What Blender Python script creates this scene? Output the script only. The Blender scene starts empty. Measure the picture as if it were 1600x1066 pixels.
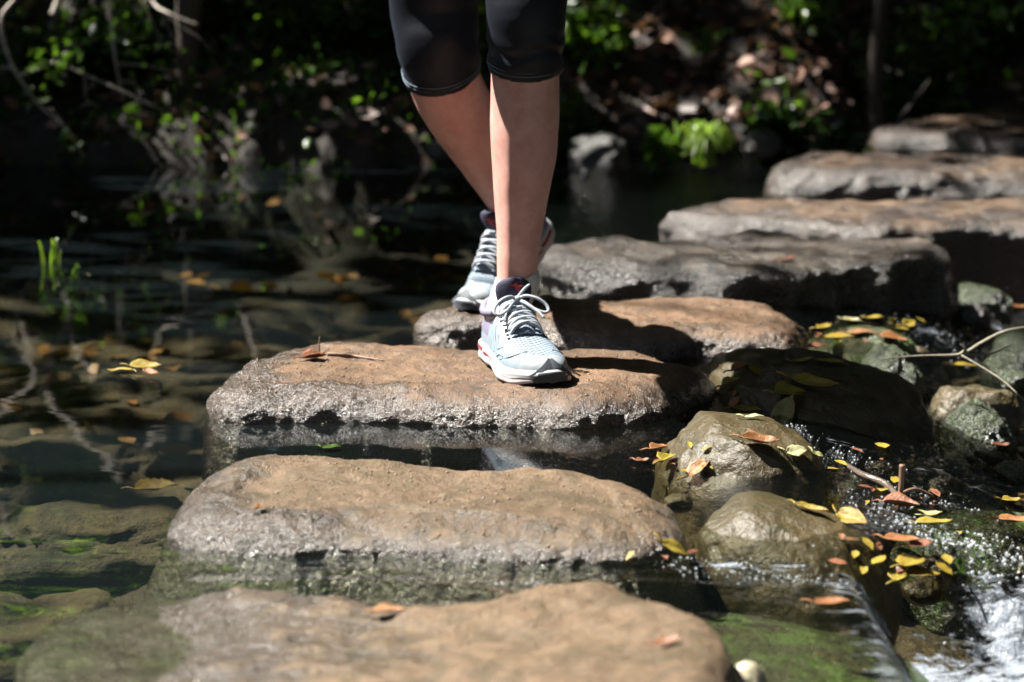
import bpy, bmesh, math, random
import numpy as np
from mathutils import Vector, Matrix, noise, Quaternion
from mathutils.bvhtree import BVHTree

rnd = random.Random(11)
nr = np.random.default_rng(7)
sc = bpy.context.scene
COL = sc.collection

# ------------------------------------------------------------------ camera
FPX = 3500.0                       # focal length in photo pixels (1600 wide)
PITCH = math.radians(11.45)
CAMZ = 0.77
cam_d = bpy.data.cameras.new('camera'); cam = bpy.data.objects.new('camera', cam_d); COL.objects.link(cam)
cam_d.sensor_width = 36.0; cam_d.lens = 36.0 * FPX / 1600
cam.location = (0, 0, CAMZ); cam.rotation_euler = (math.pi / 2 - PITCH, 0, 0)
cam_d.clip_start = 0.05; cam_d.clip_end = 500
cam_d.dof.use_dof = True; cam_d.dof.focus_distance = 3.17; cam_d.dof.aperture_fstop = 4.0
sc.camera = cam
CP = Vector((0, 0, CAMZ))

# ------------------------------------------------------------------ light
EL = math.radians(57); AZ = math.radians(13)     # sun: high, from the left and a little behind the scene
SUN = Vector((-math.cos(EL) * math.cos(AZ), math.cos(EL) * math.sin(AZ), math.sin(EL)))
world = bpy.data.worlds.new('World'); sc.world = world; world.use_nodes = True
wn = world.node_tree; wn.nodes.clear()
bg = wn.nodes.new('ShaderNodeBackground'); wo = wn.nodes.new('ShaderNodeOutputWorld')
sky = wn.nodes.new('ShaderNodeTexSky'); sky.sky_type = 'NISHITA'; sky.sun_disc = False
sky.sun_elevation = EL; sky.sun_rotation = math.atan2(SUN.x, SUN.y)
bg.inputs[1].default_value = 0.05
wn.links.new(sky.outputs[0], bg.inputs[0]); wn.links.new(bg.outputs[0], wo.inputs[0])
sl = bpy.data.lights.new('sun', 'SUN'); sl.energy = 5.0; sl.angle = math.radians(0.5); sl.color = (1, 0.96, 0.89)
so = bpy.data.objects.new('sun', sl); COL.objects.link(so)
so.rotation_euler = SUN.to_track_quat('Z', 'Y').to_euler(); so.location = (-4, 3, 8)
sc.view_settings.view_transform = 'Standard'; sc.view_settings.look = 'None'
sc.view_settings.exposure = 1.88; sc.view_settings.gamma = 1.0
cy = sc.cycles
cy.use_denoising = True; cy.sample_clamp_indirect = 4.0; cy.sample_clamp_direct = 30.0
cy.max_bounces = 6; cy.transparent_max_bounces = 16; cy.transmission_bounces = 4; cy.diffuse_bounces = 3; cy.glossy_bounces = 3
cy.caustics_reflective = False; cy.caustics_refractive = False
cy.use_adaptive_sampling = True; cy.adaptive_threshold = 0.02

# ------------------------------------------------------------------ helpers
def ray(px, py):
    x = (px - 800) / FPX; u = (533 - py) / FPX
    c, s = math.cos(PITCH), math.sin(PITCH)
    return Vector((x, c + u * s, -s + u * c))
def P(px, py, z=0.0):
    d = ray(px, py); t = (z - CAMZ) / d.z
    return CP + d * t
def PY(px, py, Y):
    d = ray(px, py); return CP + d * (Y / d.y)
def RF(px, py, Y):                  # the real point whose mirror image in the pool is seen there
    p = PY(px, py, Y); return Vector((p.x, p.y, abs(p.z)))

def tag(o, label=None, cat=None, group=None, kind=None):
    if label: o['label'] = label
    if cat: o['category'] = cat
    if group: o['group'] = group
    if kind: o['kind'] = kind
    return o
def link(name, me, parent=None, mats=None, smooth=True):
    o = bpy.data.objects.new(name, me); COL.objects.link(o)
    if mats is not None:
        for m in (mats if isinstance(mats, (list, tuple)) else [mats]): me.materials.append(m)
    if smooth and len(me.polygons): me.polygons.foreach_set('use_smooth', [True] * len(me.polygons))
    if parent: o.parent = parent
    return o
def mesh(name, vs, fs, mats=None, parent=None, mi=None, smooth=True):
    me = bpy.data.meshes.new(name); me.from_pydata([tuple(v) for v in vs], [], fs); me.update()
    o = link(name, me, parent, mats, smooth)
    if mi is not None: me.polygons.foreach_set('material_index', mi)
    return o
def np_mesh(name, co, quads, mats=None, parent=None, smooth=False, attr=None):
    me = bpy.data.meshes.new(name); n = len(co); f = len(quads); k = quads.shape[1]
    me.vertices.add(n); me.vertices.foreach_set('co', np.asarray(co, dtype=np.float32).ravel())
    me.loops.add(f * k); me.loops.foreach_set('vertex_index', quads.astype(np.int32).ravel())
    me.polygons.add(f); me.polygons.foreach_set('loop_start', np.arange(0, f * k, k, dtype=np.int32))
    me.polygons.foreach_set('loop_total', np.full(f, k, dtype=np.int32))
    me.update(calc_edges=True); me.validate()
    if attr is not None:
        a = me.attributes.new('vary', 'FLOAT', 'POINT'); a.data.foreach_set('value', attr.astype(np.float32))
    return link(name, me, parent, mats, smooth)
def empty(name, loc=(0, 0, 0)):
    o = bpy.data.objects.new(name, None); COL.objects.link(o); o.location = loc; o.empty_display_size = .05
    return o
def grid_faces(nu, nv, close_v=True):
    fs = []
    for i in range(nu - 1):
        for j in range(nv if close_v else nv - 1):
            a = i * nv + j; b = i * nv + (j + 1) % nv
            fs.append((a, b, b + nv, a + nv))
    return fs
def crom(pts, n, closed=False):
    """Catmull-Rom through tuples of any length, n samples."""
    A = np.array([tuple(p) for p in pts], float); m = len(A); out = []
    segs = m if closed else m - 1
    for k in range(n):
        t = k / n * segs if closed else k / (n - 1) * segs
        i = min(int(t), segs - 1); f = t - i
        if closed: p0, p1, p2, p3 = A[(i - 1) % m], A[i % m], A[(i + 1) % m], A[(i + 2) % m]
        else: p0, p1, p2, p3 = A[max(i - 1, 0)], A[i], A[i + 1], A[min(i + 2, m - 1)]
        out.append(.5 * (2 * p1 + (p2 - p0) * f + (2 * p0 - 5 * p1 + 4 * p2 - p3) * f * f + (3 * p1 - p0 - 3 * p2 + p3) * f ** 3))
    return np.array(out)
def tube(pts, rad, n=8, steps=None, cap=True):
    """verts, faces of a round tube through pts; rad a number or list."""
    if not isinstance(rad, (list, tuple)): rad = [rad] * len(pts)
    P4 = [tuple(p) + (r,) for p, r in zip(pts, rad)]
    S = crom(P4, steps or max(4, len(pts) * 5)); C = [Vector(s[:3]) for s in S]
    vs = []; up = None
    for i, c in enumerate(C):
        t = (C[min(i + 1, len(C) - 1)] - C[max(i - 1, 0)])
        t = t.normalized() if t.length > 1e-9 else Vector((0, 0, 1))
        if up is None:
            up = Vector((0, 0, 1)) if abs(t.z) < .9 else Vector((0, 1, 0))
        a = t.cross(up).normalized(); b = a.cross(t).normalized(); up = b
        r = max(float(S[i][3]), 1e-5)
        for k in range(n):
            w = 2 * math.pi * k / n; vs.append(c + a * (r * math.cos(w)) + b * (r * math.sin(w)))
    fs = grid_faces(len(C), n)
    if cap: fs += [tuple(range(n))[::-1], tuple(range((len(C) - 1) * n, len(C) * n))]
    return vs, fs
def merge(parts):
    vs, fs = [], []
    for v, f in parts:
        o = len(vs); vs += [Vector(p) for p in v]; fs += [tuple(i + o for i in q) for q in f]
    return vs, fs
def fr(p, oct=4, H=.9): return noise.fractal(p, H, 2.0, oct)
def sst(a, b, x):
    t = min(1, max(0, (x - a) / (b - a))); return t * t * (3 - 2 * t)

# ------------------------------------------------------------------ material builder
class M:
    def __init__(s, name, rough=.6, **kw):
        s.m = bpy.data.materials.new(name); s.m.use_nodes = True; s.t = s.m.node_tree; s.t.nodes.clear()
        s.out = s.n('ShaderNodeOutputMaterial'); s.b = s.n('ShaderNodeBsdfPrincipled')
        s.l(s.b, 0, s.out, 0); s.b.inputs['Roughness'].default_value = rough
        for k, v in kw.items(): s.set(k.replace('_', ' '), v)
    def n(s, typ, **kw):
        x = s.t.nodes.new(typ)
        for k, v in kw.items(): setattr(x, k, v)
        return x
    def l(s, a, ao, b, bi):
        s.t.links.new(a.outputs[ao], b.inputs[bi]); return b
    def set(s, k, v):
        i = s.b.inputs[k]
        if isinstance(v, tuple) and len(v) == 3 and i.type == 'RGBA': v = v + (1,)
        i.default_value = v
    def coord(s, kind='Object', scale=(1, 1, 1)):
        c = s.n('ShaderNodeTexCoord'); m = s.n('ShaderNodeMapping'); m.inputs['Scale'].default_value = scale
        s.l(c, kind, m, 0); return m
    def noise(s, scale, det=5, rough=.6, co=None, dist=0, kind='Object', sc3=(1, 1, 1)):
        x = s.n('ShaderNodeTexNoise'); x.inputs['Scale'].default_value = scale; x.inputs['Detail'].default_value = det
        x.inputs['Roughness'].default_value = rough; x.inputs['Distortion'].default_value = dist
        s.l(co or s.coord(kind, sc3), 0, x, 0); return x
    def vor(s, scale, feature='F1', co=None, sc3=(1, 1, 1), rnd_=1.0):
        x = s.n('ShaderNodeTexVoronoi'); x.feature = feature; x.inputs['Scale'].default_value = scale
        x.inputs['Randomness'].default_value = rnd_
        s.l(co or s.coord('Object', sc3), 0, x, 0); return x
    def ramp(s, src, stops, out=0):
        r = s.n('ShaderNodeValToRGB'); e = r.color_ramp.elements
        while len(e) < len(stops): e.new(.5)
        for q, (p, c) in zip(e, stops):
            q.position = p
            q.color = (c, c, c, 1) if not isinstance(c, tuple) else tuple(c) + (1,)
        s.l(src, out, r, 0); return r
    def mix(s, fac, a, b, mode='MIX'):
        x = s.n('ShaderNodeMix'); x.data_type = 'RGBA'; x.blend_type = mode
        for i, v in ((0, fac), (6, a), (7, b)):
            if isinstance(v, (int, float)): x.inputs[i].default_value = v if i == 0 else (v, v, v, 1)
            elif isinstance(v, tuple): x.inputs[i].default_value = v + (1,)
            else: s.t.links.new(v, x.inputs[i])
        return x.outputs[2]
    def math(s, op, a, b=0.0, c=None, clamp=False):
        x = s.n('ShaderNodeMath', operation=op); x.use_clamp = clamp
        for i, v in enumerate((a, b, c)):
            if v is None: continue
            if isinstance(v, (int, float)): x.inputs[i].default_value = v
            else: s.t.links.new(v, x.inputs[i])
        return x.outputs[0]
    def maprange(s, v, a, b, c=0.0, d=1.0, smooth=True):
        x = s.n('ShaderNodeMapRange'); x.interpolation_type = 'SMOOTHSTEP' if smooth else 'LINEAR'
        s.t.links.new(v, x.inputs[0])
        for i, q in enumerate((a, b, c, d)): x.inputs[i + 1].default_value = q
        return x.outputs[0]
    def into(s, sock, key):
        s.t.links.new(sock, s.b.inputs[key])
    def bump(s, sock, dist, strength=1.0, prev=None):
        b = s.n('ShaderNodeBump'); b.inputs['Distance'].default_value = dist; b.inputs['Strength'].default_value = strength
        s.t.links.new(sock, b.inputs['Height'])
        if prev is not None: s.t.links.new(prev, b.inputs['Normal'])
        return b.outputs[0]
    def pos(s):
        g = s.n('ShaderNodeNewGeometry'); x = s.n('ShaderNodeSeparateXYZ'); s.l(g, 'Position', x, 0); return x
    def nz(s):
        g = s.n('ShaderNodeNewGeometry'); x = s.n('ShaderNodeSeparateXYZ'); s.l(g, 'Normal', x, 0); return x.outputs[2]

def flat(name, col, rough=.6, var=.15, scale=60, bump=0.0, **kw):
    m = M(name, rough, **kw); n = m.noise(scale, 4)
    c = m.mix(n.outputs[0], tuple(x * (1 - var) for x in col), tuple(min(1, x * (1 + var)) for x in col)); m.into(c, 'Base Color')
    if bump: m.into(m.bump(n.outputs[0], bump), 'Normal')
    return m.m

def stone_mat(name, c1, c2, c3, wet_z=.03, wet_w=.02, moss=0.0, dry_rough=.55, wetness=0.0, mosscol=((.03, .045, .012), (.07, .09, .02)), algae_z=None, wetcol=.42, pit=1.0, coat=1.0, wrough=.27):
    """Weathered river stone; wet and darker near the waterline (height is that of the real water mark)."""
    m = M(name)
    big = m.noise(5.5, 5, .6, dist=.6); mid = m.noise(32, 6, .65); fine = m.noise(260, 5, .7); grit = m.vor(420)
    col = m.mix(m.ramp(big, [(.36, 0.), (.64, 1.)]).outputs[0], c1, c2)
    col = m.mix(m.ramp(mid, [(.5, 0.), (.78, 1.)]).outputs[0], col, c3)
    sp = m.ramp(fine, [(.3, .5), (.5, 1.), (.72, 1.35)])
    col = m.mix(.75, col, sp.outputs[0], 'MULTIPLY')
    stn = m.noise(13, 5, .7, dist=1.5)
    col = m.mix(m.ramp(stn, [(.47, 0.), (.66, .7)]).outputs[0], col, (c1[0] * .50, c1[1] * .62, c1[2] * .50))
    z = m.pos().outputs[2]
    zj = m.math('ADD', z, m.math('MULTIPLY', m.math('SUBTRACT', mid.outputs[0], .5), .05))
    wet = m.maprange(zj, wet_z - wet_w, wet_z + wet_w, 1.0, 0.0)
    if wetness: wet = m.math('MAXIMUM', wet, m.ramp(m.noise(7, 5, .6), [(.5 - wetness * .3, 1.), (.62 - wetness * .1, .35 * wetness)]).outputs[0])
    ra = m.n('ShaderNodeAttribute'); ra.attribute_name = 'rim'
    rw = m.maprange(m.math('ADD', ra.outputs['Fac'], m.math('MULTIPLY', m.math('SUBTRACT', stn.outputs[0], .5), .9)), .22, .80); wet = m.math('MAXIMUM', wet, m.math('MULTIPLY', rw, m.maprange(ra.outputs['Fac'], .02, .15)), clamp=True)
    wet = m.math('MULTIPLY', wet, 1.0, clamp=True)
    dark = m.mix(1.0, col, (wetcol, wetcol, wetcol * 1.03), 'MULTIPLY')
    col = m.mix(wet, col, dark)
    if moss or algae_z is not None:
        mn = m.noise(16, 6, .7); mf = m.noise(300, 3, .7)
        mcol = m.mix(m.ramp(mf, [(.35, 0.), (.65, 1.)]).outputs[0], mosscol[0], mosscol[1])
        if moss:
            fac = m.ramp(mn, [(.75 - moss * .5, 0.), (.85 - moss * .5, 1.)]).outputs[0]
            col = m.mix(fac, col, mcol)
        if algae_z is not None:
            fa = m.math('MULTIPLY', m.maprange(zj, algae_z - .03, algae_z + .02, 1.0, 0.0), m.ramp(mn, [(.3, .35), (.6, 1.)]).outputs[0])
            col = m.mix(fa, col, mcol)
    m.into(col, 'Base Color')
    r = m.mix(wet, dry_rough, wrough); rr = m.math('ADD', r, m.math('MULTIPLY', m.math('SUBTRACT', fine.outputs[0], .5), .35), clamp=True)
    m.into(rr, 'Roughness')
    pebb = m.vor(135, 'SMOOTH_F1'); b = m.bump(mid.outputs[0], .012 * pit); b = m.bump(fine.outputs[0], .0020 * pit, 1, b); b = m.bump(m.math('MULTIPLY', pebb.outputs[0], m.math('ADD', m.math('MULTIPLY', wet, .9), .1)), .0024 * pit, 1, b)
    b = m.bump(m.ramp(grit, [(0., 1.), (.5, 0.)]).outputs[0], .0009 * pit, 1, b); m.into(b, 'Normal')
    m.set('Specular IOR Level', .5); m.into(m.math('MULTIPLY', wet, coat), 'Coat Weight'); m.set('Coat Roughness', .24); m.set('Coat IOR', 1.55); m.t.links.new(b, m.b.inputs['Coat Normal'])
    return m.m

TAN = ((.11, .060, .031), (.19, .108, .056), (.22, .145, .088))
mat_stone = stone_mat('stone_sandy', *TAN, wet_z=.034, wet_w=.014, wetcol=.30)
mat_stone_low = stone_mat('stone_sandy_low', (.095, .060, .030), (.16, .104, .058), (.20, .14, .082), wet_z=.018, wet_w=.014, algae_z=-.004, wetcol=.34, mosscol=((.020, .020, .008), (.055, .046, .016)))
mat_stone_far = stone_mat('stone_brown_far', (.10, .058, .034), (.17, .105, .062), (.18, .125, .085), wet_z=.055, wet_w=.022, wetness=.25, dry_rough=.5, wetcol=.26)
mat_stone_rough = stone_mat('stone_rough_dark', (.085, .058, .036), (.15, .105, .068), (.16, .125, .09), wet_z=.075, wet_w=.02, wetness=.3, dry_rough=.45, wetcol=.24, pit=1.5, moss=.1)
mat_boulder = stone_mat('boulder_olive_wet', (.072, .054, .021), (.10, .072, .030), (.075, .055, .025), wet_z=.2, wet_w=.05, dry_rough=.4, pit=.5, coat=.2, wrough=.42, wetcol=.75, mosscol=((.04, .045, .012), (.08, .075, .02)), moss=.25)
mat_mossrock = stone_mat('boulder_mossy', (.05, .05, .03), (.08, .075, .05), (.07, .06, .04), wet_z=-.03, wet_w=.05, wetness=.9, dry_rough=.3, moss=1.0, mosscol=((.018, .026, .012), (.06, .085, .028)), pit=2.2)
mat_algae = stone_mat('stone_green_algae', (.045, .045, .016), (.045, .07, .018), (.10, .075, .03), wet_z=.1, wet_w=.05, moss=.5, mosscol=((.012, .045, .008), (.13, .24, .03)), wetcol=.95)
mat_grayrock = stone_mat('bank_rock_grey', (.03, .028, .024), (.055, .05, .044), (.07, .064, .056), wet_z=.02, wet_w=.03, wetness=.3)

def ground_mat():
    m = M('ground_soil_and_streambed', .75)
    big = m.noise(3.2, 6, .65, dist=1.0); mid = m.noise(22, 6, .7); fine = m.noise(160, 5, .75, sc3=(1, 1, 1))
    bed = m.mix(m.ramp(big, [(.35, 0.), (.62, 1.)]).outputs[0], (.020, .019, .010), (.075, .053, .024))
    bed = m.mix(m.ramp(mid, [(.45, 0.), (.7, 1.)]).outputs[0], bed, (.11, .078, .034))
    soil = m.mix(m.ramp(mid, [(.35, 0.), (.65, 1.)]).outputs[0], (.012, .009, .006), (.03, .02, .014))
    soil = m.mix(m.ramp(big, [(.55, 0.), (.75, 1.)]).outputs[0], soil, (.025, .03, .012))
    pz = m.pos(); z = pz.outputs[2]
    yj = m.math('ADD', pz.outputs[1], m.math('MULTIPLY', big.outputs[0], .6)); bed = m.mix(m.maprange(yj, 5.55, 6.15), bed, (.013, .012, .009))  # far bed blackened so its sunlit slope reads as shaded
    col = m.mix(m.maprange(z, -.03, .03), bed, soil)
    col = m.mix(.7, col, m.ramp(fine, [(.3, .45), (.55, 1.), (.75, 1.5)]).outputs[0], 'MULTIPLY')
    m.into(col, 'Base Color'); b = m.bump(mid.outputs[0], .02); b = m.bump(fine.outputs[0], .004, 1, b); m.into(b, 'Normal')
    return m.m
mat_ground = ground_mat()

def water_mat():
    m = M('stream_water'); m.t.nodes.remove(m.b)
    fres = m.n('ShaderNodeFresnel'); fres.inputs[0].default_value = 1.33
    tr = m.n('ShaderNodeBsdfTransparent'); gl = m.n('ShaderNodeBsdfGlossy'); gl.inputs['Roughness'].default_value = .02
    tr.inputs[0].default_value = (.80, .80, .70, 1)
    murk = m.n('ShaderNodeBsdfDiffuse'); murk.inputs[0].default_value = (.022, .034, .038, 1)
    ps = m.pos()
    still = m.maprange(ps.outputs[0], .15, .6)
    w1 = m.noise(9, 3, .5, sc3=(.45, 1.25, 1)); w2 = m.noise(34, 3, .5, sc3=(.4, 1.5, 1)); w3 = m.noise(60, 5, .65, dist=.8)
    far = m.maprange(ps.outputs[1], 3.2, 5.0, 1.0, .35)
    w1h = m.math('MULTIPLY', w1.outputs[0], m.math('MULTIPLY', far, .032))
    w2h = m.math('MULTIPLY', w2.outputs[0], m.math('MULTIPLY', far, .009))
    h = m.math('ADD', w1h, w2h); w4 = m.noise(30, 4, .6, sc3=(2.6, .7, 1), dist=.4); h = m.math('ADD', h, m.math('MULTIPLY', w4.outputs[0], m.math('MULTIPLY', m.maprange(ps.outputs[0], -.12, .3), .5)))
    h = m.math('ADD', h, m.math('MULTIPLY', w3.outputs[0], m.math('MULTIPLY', still, 1.6)))
    bp = m.bump(h, .005)
    for x in (fres, gl): m.t.links.new(bp, x.inputs['Normal'])
    mx0 = m.n('ShaderNodeMixShader'); m.t.links.new(m.maprange(ps.outputs[0], -.6, .25, .13, .03), mx0.inputs[0]); m.l(tr, 0, mx0, 1); m.l(murk, 0, mx0, 2)
    mx = m.n('ShaderNodeMixShader'); m.l(fres, 0, mx, 0); m.l(mx0, 0, mx, 1); m.l(gl, 0, mx, 2)
    # white water, where the stream really breaks (a painted-on attribute of the mesh: air in the water)
    fo = m.n('ShaderNodeBsdfPrincipled'); fo.inputs['Base Color'].default_value = (.24, .27, .31, 1); fo.inputs['Roughness'].default_value = .25
    m.t.links.new(bp, fo.inputs['Normal'])
    at = m.n('ShaderNodeAttribute'); at.attribute_name = 'vary'
    fn = m.noise(42, 5, .7, sc3=(.55, 2.0, 1)); fac = m.math('ADD', at.outputs['Fac'], m.math('MULTIPLY', m.math('SUBTRACT', fn.outputs[0], .5), 1.9))
    fac = m.math('MULTIPLY', m.maprange(fac, .42, .8), m.maprange(at.outputs['Fac'], .02, .2), clamp=True)
    mf = m.n('ShaderNodeMixShader'); m.t.links.new(fac, mf.inputs[0]); m.l(mx, 0, mf, 1); m.l(fo, 0, mf, 2)
    m.l(mf, 0, m.out, 0)
    return m.m
mat_water = water_mat()

def leaf_mat(name, a, b, trans=.45, rough=.35, scale=1.0, veins=False):
    """thin leaf: diffuse + light through; colour varies from leaf to leaf by the 'vary' attribute or by noise"""
    m = M(name, rough); at = m.n('ShaderNodeAttribute'); at.attribute_name = 'vary'
    n = m.noise(45 * scale, 4); f = m.math('ADD', at.outputs['Fac'], m.math('MULTIPLY', m.math('SUBTRACT', n.outputs[0], .5), 1.1), clamp=True)
    c = m.mix(f, a, b); m.into(c, 'Base Color')
    m.set('Specular IOR Level', .5)
    t = m.n('ShaderNodeBsdfTranslucent'); m.t.links.new(m.mix(.5, c, m.mix(1.0, c, (1.6, 1.7, .5), 'MULTIPLY')), t.inputs[0])
    mx = m.n('ShaderNodeMixShader'); mx.inputs[0].default_value = trans; m.l(m.b, 0, mx, 1); m.l(t, 0, mx, 2); m.l(mx, 0, m.out, 0)
    return m.m
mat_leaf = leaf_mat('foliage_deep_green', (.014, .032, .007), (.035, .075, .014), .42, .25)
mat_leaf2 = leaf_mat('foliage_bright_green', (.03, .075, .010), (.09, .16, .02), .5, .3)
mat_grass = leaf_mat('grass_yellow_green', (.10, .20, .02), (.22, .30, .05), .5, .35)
mat_sunleaf = leaf_mat('foliage_sunlit', (.14, .30, .025), (.30, .45, .07), .68, .35)  # leaf colour brightened to pass for sunlit foliage in the reflection
mat_litter = leaf_mat('dead_leaf_litter', (.05, .026, .018), (.24, .14, .10), .1, .5)
mat_yellow = leaf_mat('leaf_yellow', (.42, .30, .03), (.62, .52, .08), .3, .3)
mat_pale = leaf_mat('leaf_pale_yellow_green', (.45, .45, .16), (.62, .62, .34), .35, .35)
mat_orange = leaf_mat('leaf_orange', (.42, .16, .04), (.62, .30, .10), .25, .3)
mat_brownleaf = leaf_mat('leaf_brown', (.16, .05, .025), (.36, .15, .08), .15, .3)
mat_bark = flat('bark_grey_brown', (.085, .068, .052), .85, .5, 40, .006)
mat_deadwood = flat('dead_wood_pale', (.50, .44, .38), .7, .4, 70, .002)
mat_twig = flat('twig_brown', (.17, .105, .07), .6, .4, 120, .001)

# ------------------------------------------------------------------ ground: one sheet, stream bed and banks
def bank_y(x):                          # far shore of the pool
    return 6.35 + .18 * math.sin(x * 1.7 + .6) + .10 * math.sin(x * 4.1) + 1.0 * sst(.72, 1.25, x)
def ground_z(x, y):
    n1 = fr(Vector((x * .8, y * .8, 3.1)), 4) ; n2 = fr(Vector((x * 3.1, y * 3.1, 1.3)), 4); n3 = fr(Vector((x * 9, y * 9, 7.7)), 3)
    bed = -.20 - .10 * sst(.3, 1.0, x) * sst(5.2, 3.6, y) + .032 * n2 + .010 * n3 + .03 * n1
    bed += -.05 * sst(4.2, 5.2, y) * sst(7.2, 6.6, y) - .02 * n1
    d = y - bank_y(x) + .06 * n3
    hill = .05 + .55 * d if d < 1.0 else .60 + .22 * (d - 1.0)
    hill = min(hill, 7.0) + .05 * n2 + .18 * n1 * sst(.5, 3, d)
    near = sst(-.14, .08, d)
    z = bed * (1 - near) + hill * near
    # side banks far off the frame
    for s in (-1, 1):
        e = s * x - (3.6 if s < 0 else 4.0) + .4 * n1
        k = sst(-.3, .6, e); z = z * (1 - k) + max(z, .3 + .25 * max(e, 0)) * k if z < 5 else z
    if y < 1.0:                         # the bank the photographer crouches on
        k = sst(1.0, .3, y); z = z * (1 - k) + (.06 + .03 * n2) * k
    return z
def axis(fine0, fine1, step, lo, hi, grow=1.25):
    a = list(np.arange(fine0, fine1 + 1e-6, step)); s = step; v = fine0
    left = []
    while v > lo: s *= grow; v -= s; left.append(v)
    s = step; v = fine1; right = []
    while v < hi: s *= grow; v += s; right.append(v)
    return np.array(left[::-1] + a + right)
def sheet(xs, ys, f):
    co = np.array([(x, y, f(x, y)) for y in ys for x in xs]); nx, ny = len(xs), len(ys)
    i = np.arange(nx * ny).reshape(ny, nx)
    q = np.stack([i[:-1, :-1].ravel(), i[:-1, 1:].ravel(), i[1:, 1:].ravel(), i[1:, :-1].ravel()], 1)
    return co, q
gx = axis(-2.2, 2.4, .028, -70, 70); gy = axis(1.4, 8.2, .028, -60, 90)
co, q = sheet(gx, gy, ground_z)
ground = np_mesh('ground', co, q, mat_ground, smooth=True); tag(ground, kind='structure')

# ------------------------------------------------------------------ stepping stones
BVH_SRC = []
def remember(o):
    BVH_SRC.append(o); return o
def slab(name, pts, top, mat, seed, tilt=(0, 0), edge=.05, amp=.010, skirt=.07, depth=-.34, lump=.0, zs=1.0, pitf=None, sharp=2.2):
    """A flat-topped natural stone from its footprint: pts are (px, py, z) of the visible outline."""
    W = [P(a, b, c * zs if c > 0 else c) for a, b, c in pts]
    n = 300
    S = crom([(w.x, w.y) for w in W], 900, closed=True)
    seg = np.linalg.norm(np.roll(S, -1, 0) - S, axis=1); cum = np.concatenate([[0], np.cumsum(seg)]); T = cum[-1]
    S2 = np.concatenate([S, S[:1]]); u = np.arange(n) / n * T
    O = np.stack([np.interp(u, cum, S2[:, 0]), np.interp(u, cum, S2[:, 1])], 1)
    for _ in range(3): O = .5 * O + .25 * np.roll(O, 1, 0) + .25 * np.roll(O, -1, 0)
    area = .5 * np.sum(O[:, 0] * np.roll(O[:, 1], -1) - np.roll(O[:, 0], -1) * O[:, 1])
    if area < 0: O = O[::-1]
    c = O.mean(0); tg = np.roll(O, -2, 0) - np.roll(O, 2, 0); nrm = np.stack([tg[:, 1], -tg[:, 0]], 1)
    for _ in range(30): nrm = .5 * nrm + .25 * np.roll(nrm, 1, 0) + .25 * np.roll(nrm, -1, 0)
    nrm /= np.linalg.norm(nrm, axis=1)[:, None]
    rad = O - c; rad /= np.linalg.norm(rad, axis=1)[:, None]; nin = .55 * nrm + .45 * rad
    rings = []                           # (outline offset, z or fraction, inner fraction)
    for t in np.linspace(0, 1, 9): rings.append((skirt * (1 - t) ** 1.3, depth * (1 - t), 0))
    for t in np.linspace(0, 1, 26)[1:]:
        a = t * math.pi / 2
        rings.append((-edge * (1 - math.cos(a) ** (2 / sharp)), math.sin(a) ** (2 / sharp), 0))
    inner = 46
    rim = []; vs = []; sv = Vector((seed * 3.7, seed * 1.3, seed * 2.1))
    base_ring = None
    def add(p, z, nx, ny, nzz, topness):
        q = Vector((p[0], p[1], z)) + sv
        d = amp * 1.6 * fr(q * 6, 4) + amp * .8 * fr(q * 19, 4) + .0022 * fr(q * 70, 3)
        if lump: d += lump * (1 - topness) * (noise.noise(q * 7.5) + .5 * noise.noise(q * 15))
        kk = (1.0 - .35 * topness)
        vs.append((p[0] + nx * d * kk, p[1] + ny * d * kk, z + nzz * d * kk))
        rim.append(0)
    for off, zf, _ in rings:
        up = zf > 0
        for i in range(n):
            p = O[i] + (nrm[i] if off > 0 else nin[i]) * off
            tz = top + tilt[0] * (p[0] - c[0]) + tilt[1] * (p[1] - c[1])
            z = zf * tz if up and tz > 0 else (zf if not up else zf * tz)
            if up:
                b0 = min(0, tz - .03); z = b0 + (tz - b0) * zf if tz <= .03 else z
            elif tz <= .03: z = min(zf, tz - .03 + (zf - 0))
            s = math.sqrt(max(0, 1 - (zf if up else 0) ** 2)); add(p, z, nrm[i][0] * s, nrm[i][1] * s, (zf ** 2 if up else 0), zf ** 3 if up else 0)
    E = np.array([O[i] - nin[i] * edge for i in range(n)])
    for k in range(1, inner + 1):
        f = 1 - k / (inner + .6)
        for i in range(n):
            p = c + (E[i] - c) * f
            tz = top + tilt[0] * (p[0] - c[0]) + tilt[1] * (p[1] - c[1])
            if pitf: tz += pitf(p[0], p[1])
            add(p, tz, 0, 0, 1, 1)
    nr_ = len(rings) + inner
    fs = grid_faces(nr_, n)
    vs.append((c[0], c[1], vs[-1][2])); ci = len(vs) - 1; b0 = (nr_ - 1) * n
    fs += [(b0 + i, b0 + (i + 1) % n, ci) for i in range(n)]
    o = mesh(name, vs, fs, mat)
    # splash-wet rim: strongest at the end of the stone that faces the pool
    va = np.array(vs); x0, x1 = va[:, 0].min(), va[:, 0].max(); nrg = len(rings)
    ring_i = np.minimum(np.arange(len(vs)) // n, nr_ - 1); close = np.clip(1 - (ring_i - nrg) / 11.0, 0, 1)
    leftn = np.clip(1 - (va[:, 0] - x0) / (.42 * (x1 - x0)), 0, 1); front = np.clip((c[1] - va[:, 1]) / .12, 0, 1)
    at = o.data.attributes.new('rim', 'FLOAT', 'POINT'); at.data.foreach_set('value', (close * np.clip(.95 * leftn ** .6 + .40 * front, 0, 1)).astype(np.float32))
    return remember(o)

def dents(L):
    def f(x, y):
        s = 0
        for (px, py, r, d, z) in L:
            p = P(px, py, z); e = ((x - p.x) ** 2 + ((y - p.y) * .8) ** 2) / (r * r); s += d * math.exp(-e)
        return s
    return f

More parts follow.
